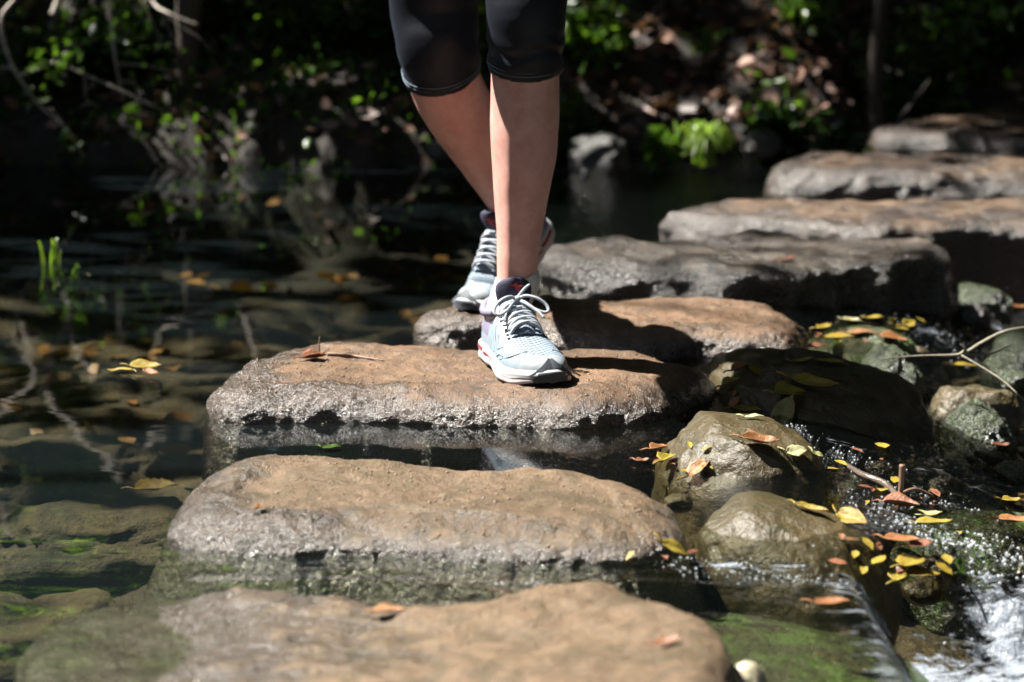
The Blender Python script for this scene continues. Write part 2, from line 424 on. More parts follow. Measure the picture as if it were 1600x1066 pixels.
stepA = slab('stepping_stone', [(60, 985, -.03), (170, 940, -.02), (330, 925, -.01), (500, 932, 0), (640, 942, .02), (740, 930, .03), (850, 903, .04), (955, 898, .045), (1010, 935, .04), (1060, 965, .03), (1115, 1010, .015), (1150, 1050, 0), (1160, 1120, 0), (1130, 1230, 0), (900, 1290, 0), (500, 1290, 0), (150, 1250, 0), (20, 1120, -.02)],
             .020, mat_stone_low, 1, tilt=(.12, -.01), edge=.06, amp=.009, skirt=.09)
tag(stepA, 'half-submerged brown stepping stone nearest the camera, streaked with algae', 'stepping stone', 'stepping stones across the stream')
stepB = slab('stepping_stone', [(262, 845, 0), (272, 800, .01), (300, 755, .03), (340, 717, .04), (410, 702, .045), (510, 701, .045), (640, 710, .045), (760, 720, .045), (860, 723, .04), (960, 740, .035), (1025, 765, .025), (1058, 805, .01), (1060, 850, 0), (1000, 875, 0), (900, 884, 0), (800, 880, 0), (700, 874, 0), (560, 864, 0), (430, 868, 0), (330, 862, 0)],
             .036, mat_stone_low, 2, tilt=(-.008, 0), edge=.075, amp=.006, zs=.7, sharp=1.5, skirt=.15, depth=-.28,
             pitf=dents([(385, 745, .035, -.009, .045), (430, 730, .02, -.006, .045), (1000, 810, .05, -.015, .02), (700, 800, .10, .006, .045)]))
tag(stepB, 'low smooth tan stepping stone with shining wet end and a tiny leaf', 'stepping stone', 'stepping stones across the stream')
stepC = slab('stepping_stone', [(320, 645, 0), (328, 612, .03), (355, 578, .055), (410, 550, .07), (480, 531, .07), (600, 533, .07), (720, 538, .07), (820, 541, .07), (930, 542, .07), (1020, 550, .068), (1075, 572, .05), (1108, 594, .025), (1112, 620, 0), (1080, 645, 0), (1030, 656, 0), (940, 670, 0), (840, 668, 0), (700, 665, 0), (570, 662, 0), (450, 662, 0), (370, 664, 0), (334, 658, 0)],
             .046, mat_stone, 3, edge=.07, amp=.007, skirt=.04, lump=.010, zs=.60, sharp=1.8,
             pitf=dents([(640, 585, .09, -.008, .07), (450, 560, .05, .006, .07), (990, 600, .05, .006, .07), (930, 640, .03, -.012, .07)]))
tag(stepC, 'flat sandy brown stepping stone under the front running shoe, curled dead leaf on it', 'stepping stone', 'stepping stones across the stream')
stepD = slab('stepping_stone', [(645, 525, 0), (650, 500, .035), (680, 480, .055), (740, 470, .06), (830, 463, .06), (950, 461, .062), (1060, 461, .065), (1150, 459, .068), (1205, 466, .065), (1242, 487, .055), (1256, 515, .02), (1256, 545, 0), (1236, 560, 0), (1150, 562, 0), (1060, 562, 0), (960, 558, 0), (860, 548, 0), (760, 541, 0), (700, 541, 0), (660, 537, 0)],
             .046, mat_stone, 4, edge=.06, amp=.008, skirt=.05, lump=.018, zs=.7, sharp=1.8)
tag(stepD, 'sandy stepping stone under the rear running shoe, crossed by the walker\'s shadow', 'stepping stone', 'stepping stones across the stream')
stepE = slab('stepping_stone', [(838, 432, .01), (845, 405, .06), (880, 386, .09), (940, 374, .1), (1010, 378, .1), (1060, 373, .105), (1140, 364, .11), (1210, 362, .11), (1300, 366, .11), (1390, 370, .11), (1440, 374, .105), (1462, 384, .09), (1474, 440, 0), (1474, 498, -.06), (1400, 509, -.06), (1320, 508, -.05), (1250, 498, -.02), (1150, 482, 0), (1000, 470, 0), (910, 466, 0), (850, 458, 0)],
             .068, mat_stone_rough, 5, edge=.04, amp=.012, skirt=.03, lump=.045, sharp=3.0, zs=.62)
tag(stepE, 'thick dark craggy stepping stone with black wet hollows in its side', 'stepping stone', 'stepping stones across the stream')
stepF = slab('stepping_stone', [(1022, 372, .01), (1030, 350, .06), (1065, 330, .09), (1130, 316, .1), (1250, 312, .105), (1400, 310, .11), (1560, 309, .11), (1700, 315, .1), (1790, 345, .05), (1800, 400, 0), (1740, 435, -.04), (1600, 436, -.06), (1480, 425, -.04), (1350, 402, 0), (1200, 390, 0), (1080, 382, 0)],
             .068, mat_stone_far, 6, edge=.05, amp=.009, skirt=.04, lump=.025, zs=.6)
tag(stepF, 'long brown stepping stone just beyond the thick craggy one', 'stepping stone', 'stepping stones across the stream')
stepG = slab('stepping_stone', [(1195, 290, .02), (1198, 265, .07), (1225, 247, .1), (1285, 237, .11), (1400, 238, .11), (1600, 243, .11), (1750, 250, .1), (1830, 270, .05), (1830, 295, 0), (1740, 312, 0), (1600, 312, 0), (1400, 311, 0), (1280, 310, 0), (1205, 306, 0)],
             .068, mat_stone_far, 7, edge=.06, amp=.009, skirt=.04, lump=.02, zs=.6, sharp=1.7)
tag(stepG, 'rounded brown stepping stone, last before the one that meets the bank', 'stepping stone', 'stepping stones across the stream')
stepH = slab('stepping_stone', [(1357, 222, .04), (1360, 196, .1), (1395, 182, .125), (1470, 172, .13), (1535, 152, .135), (1600, 130, .14), (1720, 108, .15), (1900, 100, .15), (2050, 150, .12), (2050, 225, .03), (1900, 246, 0), (1700, 246, 0), (1560, 244, 0), (1440, 241, 0), (1370, 238, 0)],
             .085, mat_stone_far, 8, edge=.06, amp=.010, skirt=.04, lump=.02, tilt=(0, .03), zs=.65)
tag(stepH, 'farthest stepping stone, broad and pale-ended, meeting the leaf-strewn bank', 'stepping stone', 'stepping stones across the stream')

# ------------------------------------------------------------------ boulders and rocks
ICO = {}
def ico(s):
    if s not in ICO:
        bm = bmesh.new(); bmesh.ops.create_icosphere(bm, subdivisions=s, radius=1)
        ICO[s] = ([v.co.copy() for v in bm.verts], [tuple(v.index for v in f.verts) for f in bm.faces]); bm.free()
    return ICO[s]
def rock(name, c, r, mat, seed, rot=0, amp=.13, sub=6, boxy=.75, slope=0, flat_top=0):
    V, F = ico(sub); sv = Vector((seed * 5.1, seed * 2.3, seed * 7.9)); out = []
    cr, sr = math.cos(rot), math.sin(rot); m = min(r)
    for v in V:
        p = Vector([math.copysign(abs(a) ** boxy, a) for a in v]); p *= 1 / max(1e-6, (abs(v.x) ** 2 + abs(v.y) ** 2 + abs(v.z) ** 2) ** .5)
        d = 1 + amp * fr(v * 1.1 + sv, 3) + amp * .30 * fr(v * 3.2 + sv, 4) + amp * .06 * fr(v * 11 + sv, 3)
        if flat_top and p.z > .0: p.z *= (1 - flat_top * .4)
        q = Vector((p.x * r[0] * d, p.y * r[1] * d, p.z * r[2] * d)); q.z -= slope * q.x
        out.append((c[0] + q.x * cr - q.y * sr, c[1] + q.x * sr + q.y * cr, c[2] + q.z))
    return remember(mesh(name, out, F, mat))
def rock_px(name, x0, x1, ytop, ybot, zb, mat, seed, k=.9, sink=.12, **kw):
    """from the pixel box of the visible part and the height of the water round it"""
    f = P((x0 + x1) / 2, ybot, zb); r = (x1 - x0) / 2 / FPX * f.length
    ry = r * k; yc = f.y + ry * .85
    top = PY((x0 + x1) / 2, ytop, yc + ry * .25).z
    zc = zb - sink * .3; rz = max(.015, top - zc)
    return rock(name, (f.x * yc / f.y, yc, zc), (r * 1.02, ry, rz), mat, seed, **kw)
o = rock_px('boulder', 1075, 1478, 553, 765, -.12, mat_boulder, 3, k=1.2, boxy=.72, amp=.12, slope=.12, rot=.1)
tag(o, 'biggest wet brown boulder, half in shade, with yellow leaves caught on its flank', 'boulder', 'boulders in the stream')
o = rock_px('boulder', 1015, 1315, 648, 800, -.05, mat_boulder, 5, k=1.1, boxy=.8, amp=.10, slope=.10)
tag(o, 'flat olive boulder with an orange leaf and a cream leaf lying on it', 'boulder', 'boulders in the stream')
o = rock_px('boulder', 1080, 1410, 786, 915, -.05, mat_boulder, 9, k=.95, boxy=.8, amp=.08, slope=.22, rot=-.35)
tag(o, 'long wet olive boulder beside the foaming gap, sloping towards the white water', 'boulder', 'boulders in the stream')
o = rock_px('mossy_rock', 1335, 1442, 542, 612, -.07, mat_mossrock, 14, k=1.0, boxy=.95, amp=.2)
tag(o, 'small pointed mossy rock behind the biggest boulder', 'rock', 'rocks in the stream')
o = rock_px('wet_rock', 1448, 1594, 572, 655, -.10, mat_boulder, 17, k=.8, boxy=.8, flat_top=.6)
tag(o, 'flat-topped dark rock carrying one yellow leaf beneath the twigs', 'rock', 'rocks in the stream')
o = rock_px('mossy_rock', 1462, 1592, 626, 708, -.14, mat_mossrock, 19, k=.9, boxy=.95, amp=.12)
tag(o, 'round glistening green mossy rock below the flat leaf-topped one', 'rock', 'rocks in the stream')
o = rock_px('wet_rock', 1466, 1580, 430, 480, -.07, mat_mossrock, 23, k=.8, boxy=.8, flat_top=.5)
tag(o, 'grey-green flat rock next to the end of the thick craggy stepping stone', 'rock', 'rocks in the stream')
o = rock_px('wet_rock', 1535, 1720, 505, 575, -.10, mat_mossrock, 27, k=.8, boxy=.85)
tag(o, 'dark wet rock behind the upper twig at the edge of the cascade', 'rock', 'rocks in the stream')
o = rock_px('wet_rock', 1250, 1440, 492, 556, -.06, mat_algae, 29, k=.9, boxy=.8, flat_top=.6)
tag(o, 'low algae rock under the drift of yellow and orange leaves', 'rock', 'rocks in the stream')
o = rock_px('mossy_slab', 1395, 1700, 770, 905, -.14, mat_algae, 31, k=.9, boxy=.7, flat_top=.7, amp=.1, slope=-.02)
tag(o, 'flat green mossy slab above the white water', 'rock', 'rocks in the stream')
o = rock_px('river_pebble', 1128, 1206, 1032, 1066, -.005, flat('pebble_pale', (.42, .38, .26), .35, .25, 50, .001), 33, k=.8, boxy=.9, sub=5, amp=.08)
tag(o, 'smooth pale oval pebble beside the nearest stepping stone', 'pebble')
for i, (px, py, r, z) in enumerate([(1330, 700, .022, -.07), (1352, 722, .018, -.08), (1372, 742, .024, -.09), (1345, 752, .016, -.09), (1395, 700, .02, -.1), (1500, 745, .035, -.13), (1545, 728, .028, -.13), (1588, 752, .034, -.13), (1470, 765, .022, -.12), (1430, 560, .025, -.08), (1405, 590, .02, -.09), (1520, 500, .035, -.07), (1450, 470, .03, -.06), (1590, 600, .03, -.12), (1410, 650, .02, -.12), (1060, 790, .018, -.03), (1330, 770, .02, -.08), (1475, 900, .03, -.12), (1440, 930, .025, -.12), (1580, 905, .03, -.13)]):
    c = P(px, py, z); o = rock('river_pebble', (c.x, c.y, z + r * .2), (r, r * .85, r * .7), [mat_boulder, mat_mossrock, mat_stone_far][i % 3], 120 + i, sub=4, amp=.14, boxy=.85); tag(o, 'small wet pebble in the tumbling water between the boulders', 'pebble', 'pebbles in the cascade')
# broad algae-green ledge that the fast water slides over
o = rock('algae_ledge', (.22, 2.34, -.195), (.30, .42, .15), mat_algae, 37, boxy=.7, amp=.07, slope=.05, flat_top=.5)
tag(o, 'broad green algae ledge under the fast sliding water', 'rock', 'rocks in the stream')
# submerged stones of the pool
for i, (px, py, r, z, lab) in enumerate([
        (150, 800, .16, -.15, 'submerged mossy stone below the drowned brown leaf'), (90, 690, .15, -.16, 'submerged stone under the pale wavy branch reflections'),
        (420, 640 - 35, .13, -.2, 'submerged stone beside the pale end of the front stone'), (190, 560, .15, -.2, 'submerged stone beneath the floating yellow leaves'),
        (60, 960, .13, -.14, 'submerged stone in the near corner of the pool')]):
    c = P(px, py, -.12)
    o = rock('submerged_stone', (c.x, c.y, z - .02), (r, r * .8, .055), mat_ground, 50 + i, sub=5, amp=.3)
    tag(o, lab, 'rock', 'stones under the pool')
o = rock('bank_rock', PY(935, 270, 6.25) + Vector((0, 0, -.0)), (.085, .10, .10), mat_grayrock, 71, sub=5, amp=.2)
tag(o, 'grey rock at the water edge of the far bank beside the leafy plant', 'rock', 'rocks of the far bank')
for i, (px, py, r, lab) in enumerate([(685, 236, .035, 'small pale rock at the far shore seen beside the rear calf'), (400, 205, .03, 'small grey rock low on the dark far bank'), (1190, 225, .05, 'dark rock at the shore between the grass tuft and the stones')]):
    o = rock('bank_rock', PY(px, py, 6.3), (r, r, r * .8), mat_grayrock, 80 + i, sub=4, amp=.2); tag(o, lab, 'rock', 'rocks of the far bank')

# ------------------------------------------------------------------ water
def water_z(x, y):
    # pool level 0; falls away past a lip that follows the boulders
    lip = .50 - .02 * sst(2.6, 3.3, y) + .30 * sst(3.6, 4.6, y) + .9 * sst(4.7, 6, y)
    z = -.055 * sst(lip - .12, lip + .18, x) - .075 * sst(lip + .10, lip + .35, x)
    # the chute over the green ledge
    k = sst(2.62, 2.50, y)
    zc = -.004 - .012 * sst(.05, .40, x) - .115 * sst(.385, .475, x)
    z = z * (1 - k) + zc * k
    rough = sst(lip - .1, lip + .25, x) * (1 - k) + k * sst(.36, .48, x)
    q = Vector((x, y, 0))
    z += rough * (.010 * fr(q * 16, 4) + .005 * noise.noise(q * 60)) + .02 * sst(.46, .54, x) * sst(2.74, 2.6, y) * fr(q * 22, 4)
    z += (1 - rough) * (.00014 * noise.noise(Vector((x * 4, y * 11, 0))) + .00004 * noise.noise(Vector((x * 11, y * 30, 4))))
    z += k * (1 - rough) * .004 * noise.noise(Vector((x * 5, y * 26, 2)))
    return z
wx = axis(-1.3, 1.5, .0085, -3.9, 4.6, 1.15); wy = axis(1.75, 5.2, .0095, .2, 6.9, 1.06)
co, q = sheet(wx, wy, water_z)
X, Y = co[:, 0], co[:, 1]
def nsst(a, b, x):
    t = np.clip((x - a) / (b - a), 0, 1); return t * t * (3 - 2 * t)
foam = np.zeros(len(co))
foam = np.maximum(foam, .70 * nsst(.50, .58, X) * nsst(2.70, 2.58, Y + .25 * (X - .5)))
foam = np.maximum(foam, .62 * nsst(.30, .43, X) * nsst(2.6, 2.48, Y))
def spot(px, py, z, rx, ry, a):
    global foam
    p = P(px, py, z); foam = np.maximum(foam, a * np.exp(-(((X - p.x) / rx) ** 2 + ((Y - p.y) / ry) ** 2)))
for a in [(1130, 868, 0, .05, .02, .55), (1220, 885, -.01, .06, .02, .55), (1040, 860, 0, .03, .015, .4), (820, 900, 0, .04, .02, .35),
          (1450, 515, -.05, .10, .10, .45), (1560, 490, -.06, .12, .10, .45), (1400, 850, -.06, .05, .06, .4), (1320, 760, -.08, .06, .05, .35),
          (1480, 790, -.1, .08, .04, .4), (1500, 720, -.12, .10, .05, .25), (1250, 690, -.04, .03, .05, .3)]: spot(*a)
water = np_mesh('stream_water', co, q, mat_water, smooth=True, attr=foam); tag(water, kind='structure')

# ------------------------------------------------------------------ foliage builders
def leaf_cloud(centers, dirs, size, jitter=.35, fold=.25, aspect=.5):
    """one folded 4-vertex-per-half leaf for each centre; returns co, quads, vary"""
    n = len(centers); d = dirs / np.linalg.norm(dirs, axis=1)[:, None]
    r = nr.normal(size=(n, 3)); s = np.cross(d, r); s /= np.linalg.norm(s, axis=1)[:, None]; u = np.cross(s, d)
    L = size * (1 + jitter * nr.uniform(-1, 1, n)); W = L * aspect * .5
    L, W = L[:, None], W[:, None]
    b = centers - d * L * .5; t = centers + d * L * .5; m1 = centers - d * L * .12
    l_ = m1 + s * W + u * W * fold; r_ = m1 - s * W + u * W * fold
    m2 = centers + d * L * .2; l2 = m2 + s * W * .75 + u * W * fold * .8; r2 = m2 - s * W * .75 + u * W * fold * .8
    co = np.stack([b, l_, l2, t, r2, r_], 1).reshape(-1, 3); k = np.arange(n)[:, None] * 6
    q = np.concatenate([k + np.array([[0, 1, 2, 3]]), k + np.array([[0, 3, 4, 5]])], 0)
    return co, q, np.repeat(nr.uniform(0, 1, n), 6)
def lit_zone(p):
    """True where a leaf at p would shade the sunlit part of the stream: the canopy has its gap there"""
    g = p - np.array(SUN)[None, :] * (p[:, 2] / SUN.z)[:, None]
    x, y = g[:, 0], g[:, 1]
    cx = np.interp(y, [2, 3.4, 3.7, 4.3, 4.9, 5.6, 6.6, 7.2], [.15, .2, .25, .42, .66, .95, 1.5, 2.0])
    hw = np.interp(y, [2, 3.4, 3.8, 4.3, 5, 6, 7], [.85, .80, .62, .60, .62, .75, 1.0])
    inside = (np.abs(x - cx) < hw + .08 * np.sin(y * 7)) & (y < 7.6)
    keep_p = np.interp(y, [3.8, 4.6, 5.5, 6.5], [0.0, .02, .07, .14])
    pool = (y > 2.2) & (y < 5.55) & (x > -1.6) & (x < .6) & (np.sin(x * 5.1 + y * 1.3) * np.sin(y * 2.9 - x * 1.7) > -.45)
    return (inside & (nr.uniform(size=len(x)) > keep_p)) | (pool & (nr.uniform(size=len(x)) > .06))
EXTRA_LIT = []                         # (point, radius): spots lit through gaps cut in the crowns
def near_ray(p):
    hit = np.zeros(len(p), bool); s = np.array(SUN)
    for c, r in EXTRA_LIT:
        v = p - np.array(c)[None, :]; t = v @ s; d = np.linalg.norm(v - t[:, None] * s[None, :], axis=1); hit |= (d < r) & (t > .12)
    return hit

def tree(name, base, height, spread, crown_z, label, nleaf, lsize=.09, trunk_r=.09, lean=(0, 0), nblob=14, mat=None, group='trees of the far bank', seed=0, prune=True, drop=.45):
    rn = random.Random(seed); t = empty(name, base); tag(t, label, 'tree', group)
    top = Vector((lean[0], lean[1], height * .85))
    parts = [tube([(0, 0, -.2), top * .3 + Vector((rn.uniform(-.1, .1), 0, 0)), top * .65 + Vector((rn.uniform(-.15, .15), 0, 0)), top], [trunk_r * 1.25, trunk_r, trunk_r * .7, trunk_r * .25], 10, 24)]
    blobs = []
    for i in range(nblob):
        a = 2 * math.pi * i / nblob + rn.uniform(-.4, .4); h = crown_z + (height - crown_z) * rn.uniform(0, 1)
        rr = spread * rn.uniform(.35, 1) * (1 - .4 * (h - crown_z) / max(.1, height - crown_z))
        c = Vector((lean[0] * h / height + rr * math.cos(a), lean[1] * h / height + rr * math.sin(a), h))
        s = top * min(.95, (h * .7) / (height * .85)); mid = (s + c) / 2 + Vector((0, 0, rn.uniform(-.1, .2)))
        parts.append(tube([s, mid, c], [trunk_r * .38, trunk_r * .22, .006], 6, 10)); blobs.append((c, spread * rn.uniform(.28, .5)))
    v, f = merge(parts); mesh('trunk', v, f, mat_bark, parent=t)
    per = nleaf // nblob; cs = []
    for c, r in blobs:
        d = nr.normal(size=(per, 3)); d /= np.linalg.norm(d, axis=1)[:, None]
        rad = r * nr.uniform(0, 1, per)[:, None] ** .5 * (1 + .25 * nr.normal(size=(per, 1)))
        cs.append(np.array(c)[None, :] + d * rad * np.array([[1.1, 1.1, .62]]))
    C_ = np.concatenate(cs); W = C_ + np.array(base)[None, :]
    if prune:
        k = ~(lit_zone(W) | (near_ray(W))); C_ = C_[k]
    dirs = nr.normal(size=(len(C_), 3)) * .7 + np.array([[0, 0, -drop]])
    co, q, va = leaf_cloud(C_, dirs, lsize); np_mesh('crown', co, q, mat or mat_leaf, t, attr=va)
    return t
def shrub(name, base, r, h, n, label, lsize=.04, mat=None, group='shrubs of the far bank', stems=7, seed=0, aspect=.5, droop=.2, cat='shrub'):
    rn = random.Random(seed + 500); t = empty(name, base); tag(t, label, cat, group); parts = []; cs = []; ds = []
    for i in range(stems):
        a = rn.uniform(0, 6.28); q = r * rn.uniform(.2, 1); e = Vector((q * math.cos(a), q * math.sin(a) * .7, h * rn.uniform(.55, 1)))
        m = Vector((e.x * .35, e.y * .35, e.z * .6)); pts = [(0, 0, -.03), m, e]
        parts.append(tube(pts, [.006, .004, .0015], 5, 10))
        per = n // stems
        for _ in range(per):
            u = rn.uniform(.25, 1); c = m.lerp(e, (u - .5) * 2) if u > .5 else Vector((0, 0, 0)).lerp(m, u * 2)
            off = Vector((rn.gauss(0, 1), rn.gauss(0, 1), rn.gauss(0, .7))) * r * .17; cs.append(c + off); ds.append(off + Vector((0, 0, -droop * r * .3)))
    v, f = merge(parts); mesh('stem', v, f, mat_bark, parent=t)
    cs = np.array(cs); ds = np.array(ds)
    if name == 'tall_bush':
        sv = np.array(SUN); wp = cs + np.array(base)[None, :]; kk = np.ones(len(cs), bool)
        for c_, r_ in BR_LIT:
            v_ = wp - np.array(c_)[None, :]; t_ = v_ @ sv; kk &= ~((np.linalg.norm(v_ - t_[:, None] * sv[None, :], axis=1) < r_) & (t_ > -.02))
            kk &= ~((np.abs(v_[:, 0]) < .05) & (np.abs(v_[:, 2]) < .05) & (v_[:, 1] < .02))
        cs = cs[kk]; ds = ds[kk]
    co, q, va = leaf_cloud(cs, ds + 1e-4, lsize, aspect=aspect); np_mesh('foliage', co, q, mat or mat_leaf, t, attr=va)
    return t

# spots where crown leaves are left out to let sun in (points and radii)
for a_ in [(900, 120, 6.8), (960, 60, 7.2), (1010, 110, 7.0), (1040, 55, 7.4), (1110, 120, 7.0), (1180, 70, 7.5), (1240, 110, 7.4), (1290, 40, 8), (1330, 90, 7.6), (1270, 20, 8.2), (1150, 20, 8), (1400, 60, 8), (1210, 150, 7.0), (980, 160, 6.6)]:
    EXTRA_LIT.append((PY(*a_), .06 + .04 * rnd.random()))
for _ in range(12):
    EXTRA_LIT.append((PY(rnd.uniform(0, 600), rnd.uniform(5, 215), 6.4 + rnd.uniform(0, .8)), rnd.uniform(.02, .05)))
for _ in range(46):
    a_ = (rnd.uniform(860, 1450), rnd.uniform(5, 215), 6.5 + rnd.uniform(0, 1.3)); EXTRA_LIT.append((PY(*a_), rnd.uniform(.03, .075)))
EXTRA_LIT += [(PY(1095, 215, 6.2), .10), (PY(1040, 225, 6.2), .10), (PY(1020, 90, 6.7), .07), (PY(1130, 60, 6.9), .08), (PY(1300, 30, 7.1), .10), (PY(1330, 130, 6.7), .09),
              (PY(1220, 60, 6.9), .07), (PY(930, 60, 6.8), .05), (PY(180, 20, 6.3), .10), (PY(90, 95, 6.1), .09), (PY(250, 25, 6.1), .08), (PY(20, 60, 6.1), .10), (PY(110, 220, 6.1), .06),
              (PY(80, 380, 4.8), .07), (RF(110, 640, 5.9), .15), (RF(60, 560, 5.9), .12), (RF(180, 720, 5.9), .12), (RF(60, 880, 6.7), .42), (RF(180, 980, 6.7), .42), (RF(340, 1010, 6.7), .36), (RF(500, 1050, 6.7), .36),
              (P(215, 580, 0), .16), (P(240, 750, 0), .12), (P(150, 800, -.1), .12), (P(600, 300, -.2), .10), (P(330, 330, -.2), .12), (P(480, 520, 0), .2), (RF(240, 430, 6.3), .07), (PY(430, 90, 6.8), .06),
              (P(100, 480, 0), .1), (RF(500, 260+400, 6.6), .1)]

BR_LIT = []
for a_ in [(100, 450), (112, 490), (80, 555), (72, 600), (85, 630), (120, 665), (150, 700), (195, 750), (150, 590), (118, 540), (172, 690), (35, 500), (48, 550), (375, 480), (400, 550), (412, 520), (430, 560), (350, 650), (290, 672), (240, 672), (312, 622), (262, 652)]:
    EXTRA_LIT.append((RF(a_[0], a_[1], 6.6), .08)); BR_LIT.append((RF(a_[0], a_[1], 6.6), .05))
for a_ in [(0, 30), (14, 90), (36, 130), (62, 165), (104, 200), (132, 246), (92, 98), (140, 120), (190, 142), (260, 40), (300, 60), (190, 130), (240, 104), (245, 60)]:
    EXTRA_LIT.append((PY(a_[0], a_[1], 6.0), .05))
for pl_ in [[(100, 450), (112, 490), (80, 555), (72, 600), (85, 630), (120, 665), (150, 700), (195, 750)], [(150, 590), (130, 555), (118, 540)], [(165, 660), (186, 730)], [(35, 500), (52, 556)], [(375, 480), (385, 500), (400, 550)], [(400, 494), (432, 545)], [(350, 650), (290, 672), (240, 672)], [(312, 622), (262, 652)]]:
    for (xa, ya), (xb, yb) in zip(pl_, pl_[1:]):
        for k_ in range(5):
            q_ = RF(xa + (xb - xa) * k_ / 5, ya + (yb - ya) * k_ / 5, 6.6); EXTRA_LIT.append((q_, .06)); BR_LIT.append((q_, .06))
T = [  # base x, y, height, spread, crown z, leaves
    (-2.9, 7.6, 4.6, 1.3, 1.9, 16000), (-1.7, 8.3, 5.2, 1.5, 2.2, 18000), (-.4, 7.9, 5.0, 1.4, 2.4, 17000), (.9, 8.6, 5.4, 1.6, 2.5, 17000),
    (2.3, 9.2, 5.4, 1.6, 2.0, 14000), (-4.1, 6.3, 4.6, 1.5, 1.7, 14000), (-3.9, 4.4, 4.8, 1.5, 2.4, 12000), (-5.4, 8.6, 6.2, 2.0, 1.5, 12000),
    (-2.2, 10.4, 6.8, 2.2, 1.2, 14000), (.4, 11, 7, 2.4, 1.0, 14000), (3.6, 11.2, 7, 2.4, 1.0, 12000), (4.6, 7.6, 5, 1.6, 1.2, 9000),
    (-4.4, 1.2, 5.5, 2.0, 1.6, 9000), (4.9, 2.2, 5.5, 2.0, 1.4, 9000), (.3, -3.2, 6, 2.4, 1.8, 10000), (-3.0, -2.6, 6, 2.4, 1.6, 9000), (3.6, -2.2, 6, 2.4, 1.6, 9000)]  # this row: unseen trees added to cut sky fill from the camera side
TL = ['slender tree behind the dead branches', 'tall leaning tree over the dark part of the pool', 'tree standing behind the walker', 'tree above the leaf-strewn bank', 'tree beyond the farthest stepping stone',
      'low spreading tree at the end of the pool', 'tree overhanging the pool from its side bank', 'big tree on the slope beyond the side bank', 'broad dark tree deep in the wood behind the pool', 'broad dark tree deep in the wood behind the walker', 'broad dark tree deep in the wood behind the path', 'tree on the side of the path', 'added unseen tree on the side bank behind the camera position', 'added unseen tree across the cascade beside the photographer', 'added unseen tree straight behind the photographer', 'added unseen tree behind the photographer towards the pool', 'added unseen tree behind the photographer towards the cascade']
for i, (x, y, h, s, cz, n) in enumerate(T):
    tree('tree', (x, y, ground_z(x, y)), h, s, cz, TL[i], n, lsize=.10 if y < 9.5 else .15, seed=i, lean=(rnd.uniform(-.3, .5), rnd.uniform(-.6, 0)))

# unseen trees added around and above to block sky light; then uncountable far foliage
ring = [(-5.6, 3.6, 7.5), (-5.2, 6.2, 8), (-4.6, 9.6, 8.5), (-1.2, 9.4, 8.5), (1.6, 10.2, 8.5), (4.4, 9.6, 8), (6.0, 6.0, 8), (6.2, 3.2, 7.5), (5.4, .2, 7.5), (2.8, -2.4, 8), (-.2, -3.4, 8), (-3.2, -2.2, 8), (-5.2, .6, 7.5), (1.4, -1.2, 7), (-1.6, -1.0, 7), (3.4, 4.4, 7.5)]
dirs_ = ['at the head of the pool', 'over the side bank of the pool', 'on the slope above the pool', 'high behind the walker', 'high behind the leaf-strewn bank', 'above the end of the path', 'beyond the cascade', 'over the side of the cascade', 'on the near side of the cascade', 'behind the camera towards the cascade', 'directly behind the camera', 'behind the camera towards the pool', 'on the near bank of the pool', 'just behind the camera by the cascade', 'just behind the camera by the pool', 'close over the boulders']
for i, (x, y, h) in enumerate(ring):
    tree('sky_block_tree', (x, y, ground_z(x, y)), h, 2.9, 2.2 if i != 15 else 4.2, 'unseen sky-blocking tall tree ' + dirs_[i], 9000, lsize=.24, trunk_r=.14, seed=200 + i, nblob=18, mat=mat_leaf)
over = [(3.6, 1.6, 8.6, -2.4, 'unseen sky-blocking crown over the boulders'), (-2.6, .2, 9.2, 2.6, 'unseen sky-blocking crown over the nearest stone'), (3.4, 5.6, 9.0, -2.0, 'unseen sky-blocking crown over the far stones'), (.8, -.8, 9.0, .2, 'unseen sky-blocking crown over the place where the photographer crouches')]
for i, (x, y, h, ln, lab) in enumerate(over):  # unseen crowns added overhead to keep sky light out
    tree('sky_block_crown', (x, y, ground_z(x, y)), h, 2.6, 5.2, lab, 9000, lsize=.26, trunk_r=.13, seed=300 + i, nblob=16, lean=(ln, .4 * (1 if i < 4 else 2)), mat=mat_leaf)
under = [(5.2, 1.2), (4.9, 3.0), (3.6, -.6), (1.6, -2.2), (-.4, -2.4), (-2.6, -1.6), (-4.3, .2), (-4.4, 2.4), (4.8, 4.6), (4.6, 6.2)]  # unseen low trees added to close off sky light near the horizon
ulab = ['beyond the cascade, nearest the photographer', 'beyond the cascade', 'behind the photographer on the cascade side', 'behind the photographer, second from the cascade', 'straight behind the photographer', 'behind the photographer on the pool side', 'on the near side bank of the pool', 'on the side bank of the pool', 'across the stream from the pool', 'at the side of the path']
for i, (x, y) in enumerate(under):
    tree('sky_block_low_tree', (x, y, ground_z(x, y)), 3.0, 1.1, .3, 'unseen sky-blocking low tree ' + ulab[i], 3600, lsize=.16, trunk_r=.05, seed=400 + i, nblob=12, mat=mat_leaf)
def wood_mass():
    n = 42000; x = nr.uniform(-14, 14, n); y = nr.uniform(11.5, 15, n); z = nr.uniform(.5, 8.0, n)
    C_ = np.stack([x, y, z], 1); d = nr.normal(size=(n, 3)); co, q, va = leaf_cloud(C_, d, .32)
    o = np_mesh('distant_wood', co, q, mat_leaf, attr=va); tag(o, 'dark wooded slope far behind the stream', 'wood', kind='stuff')
wood_mass()

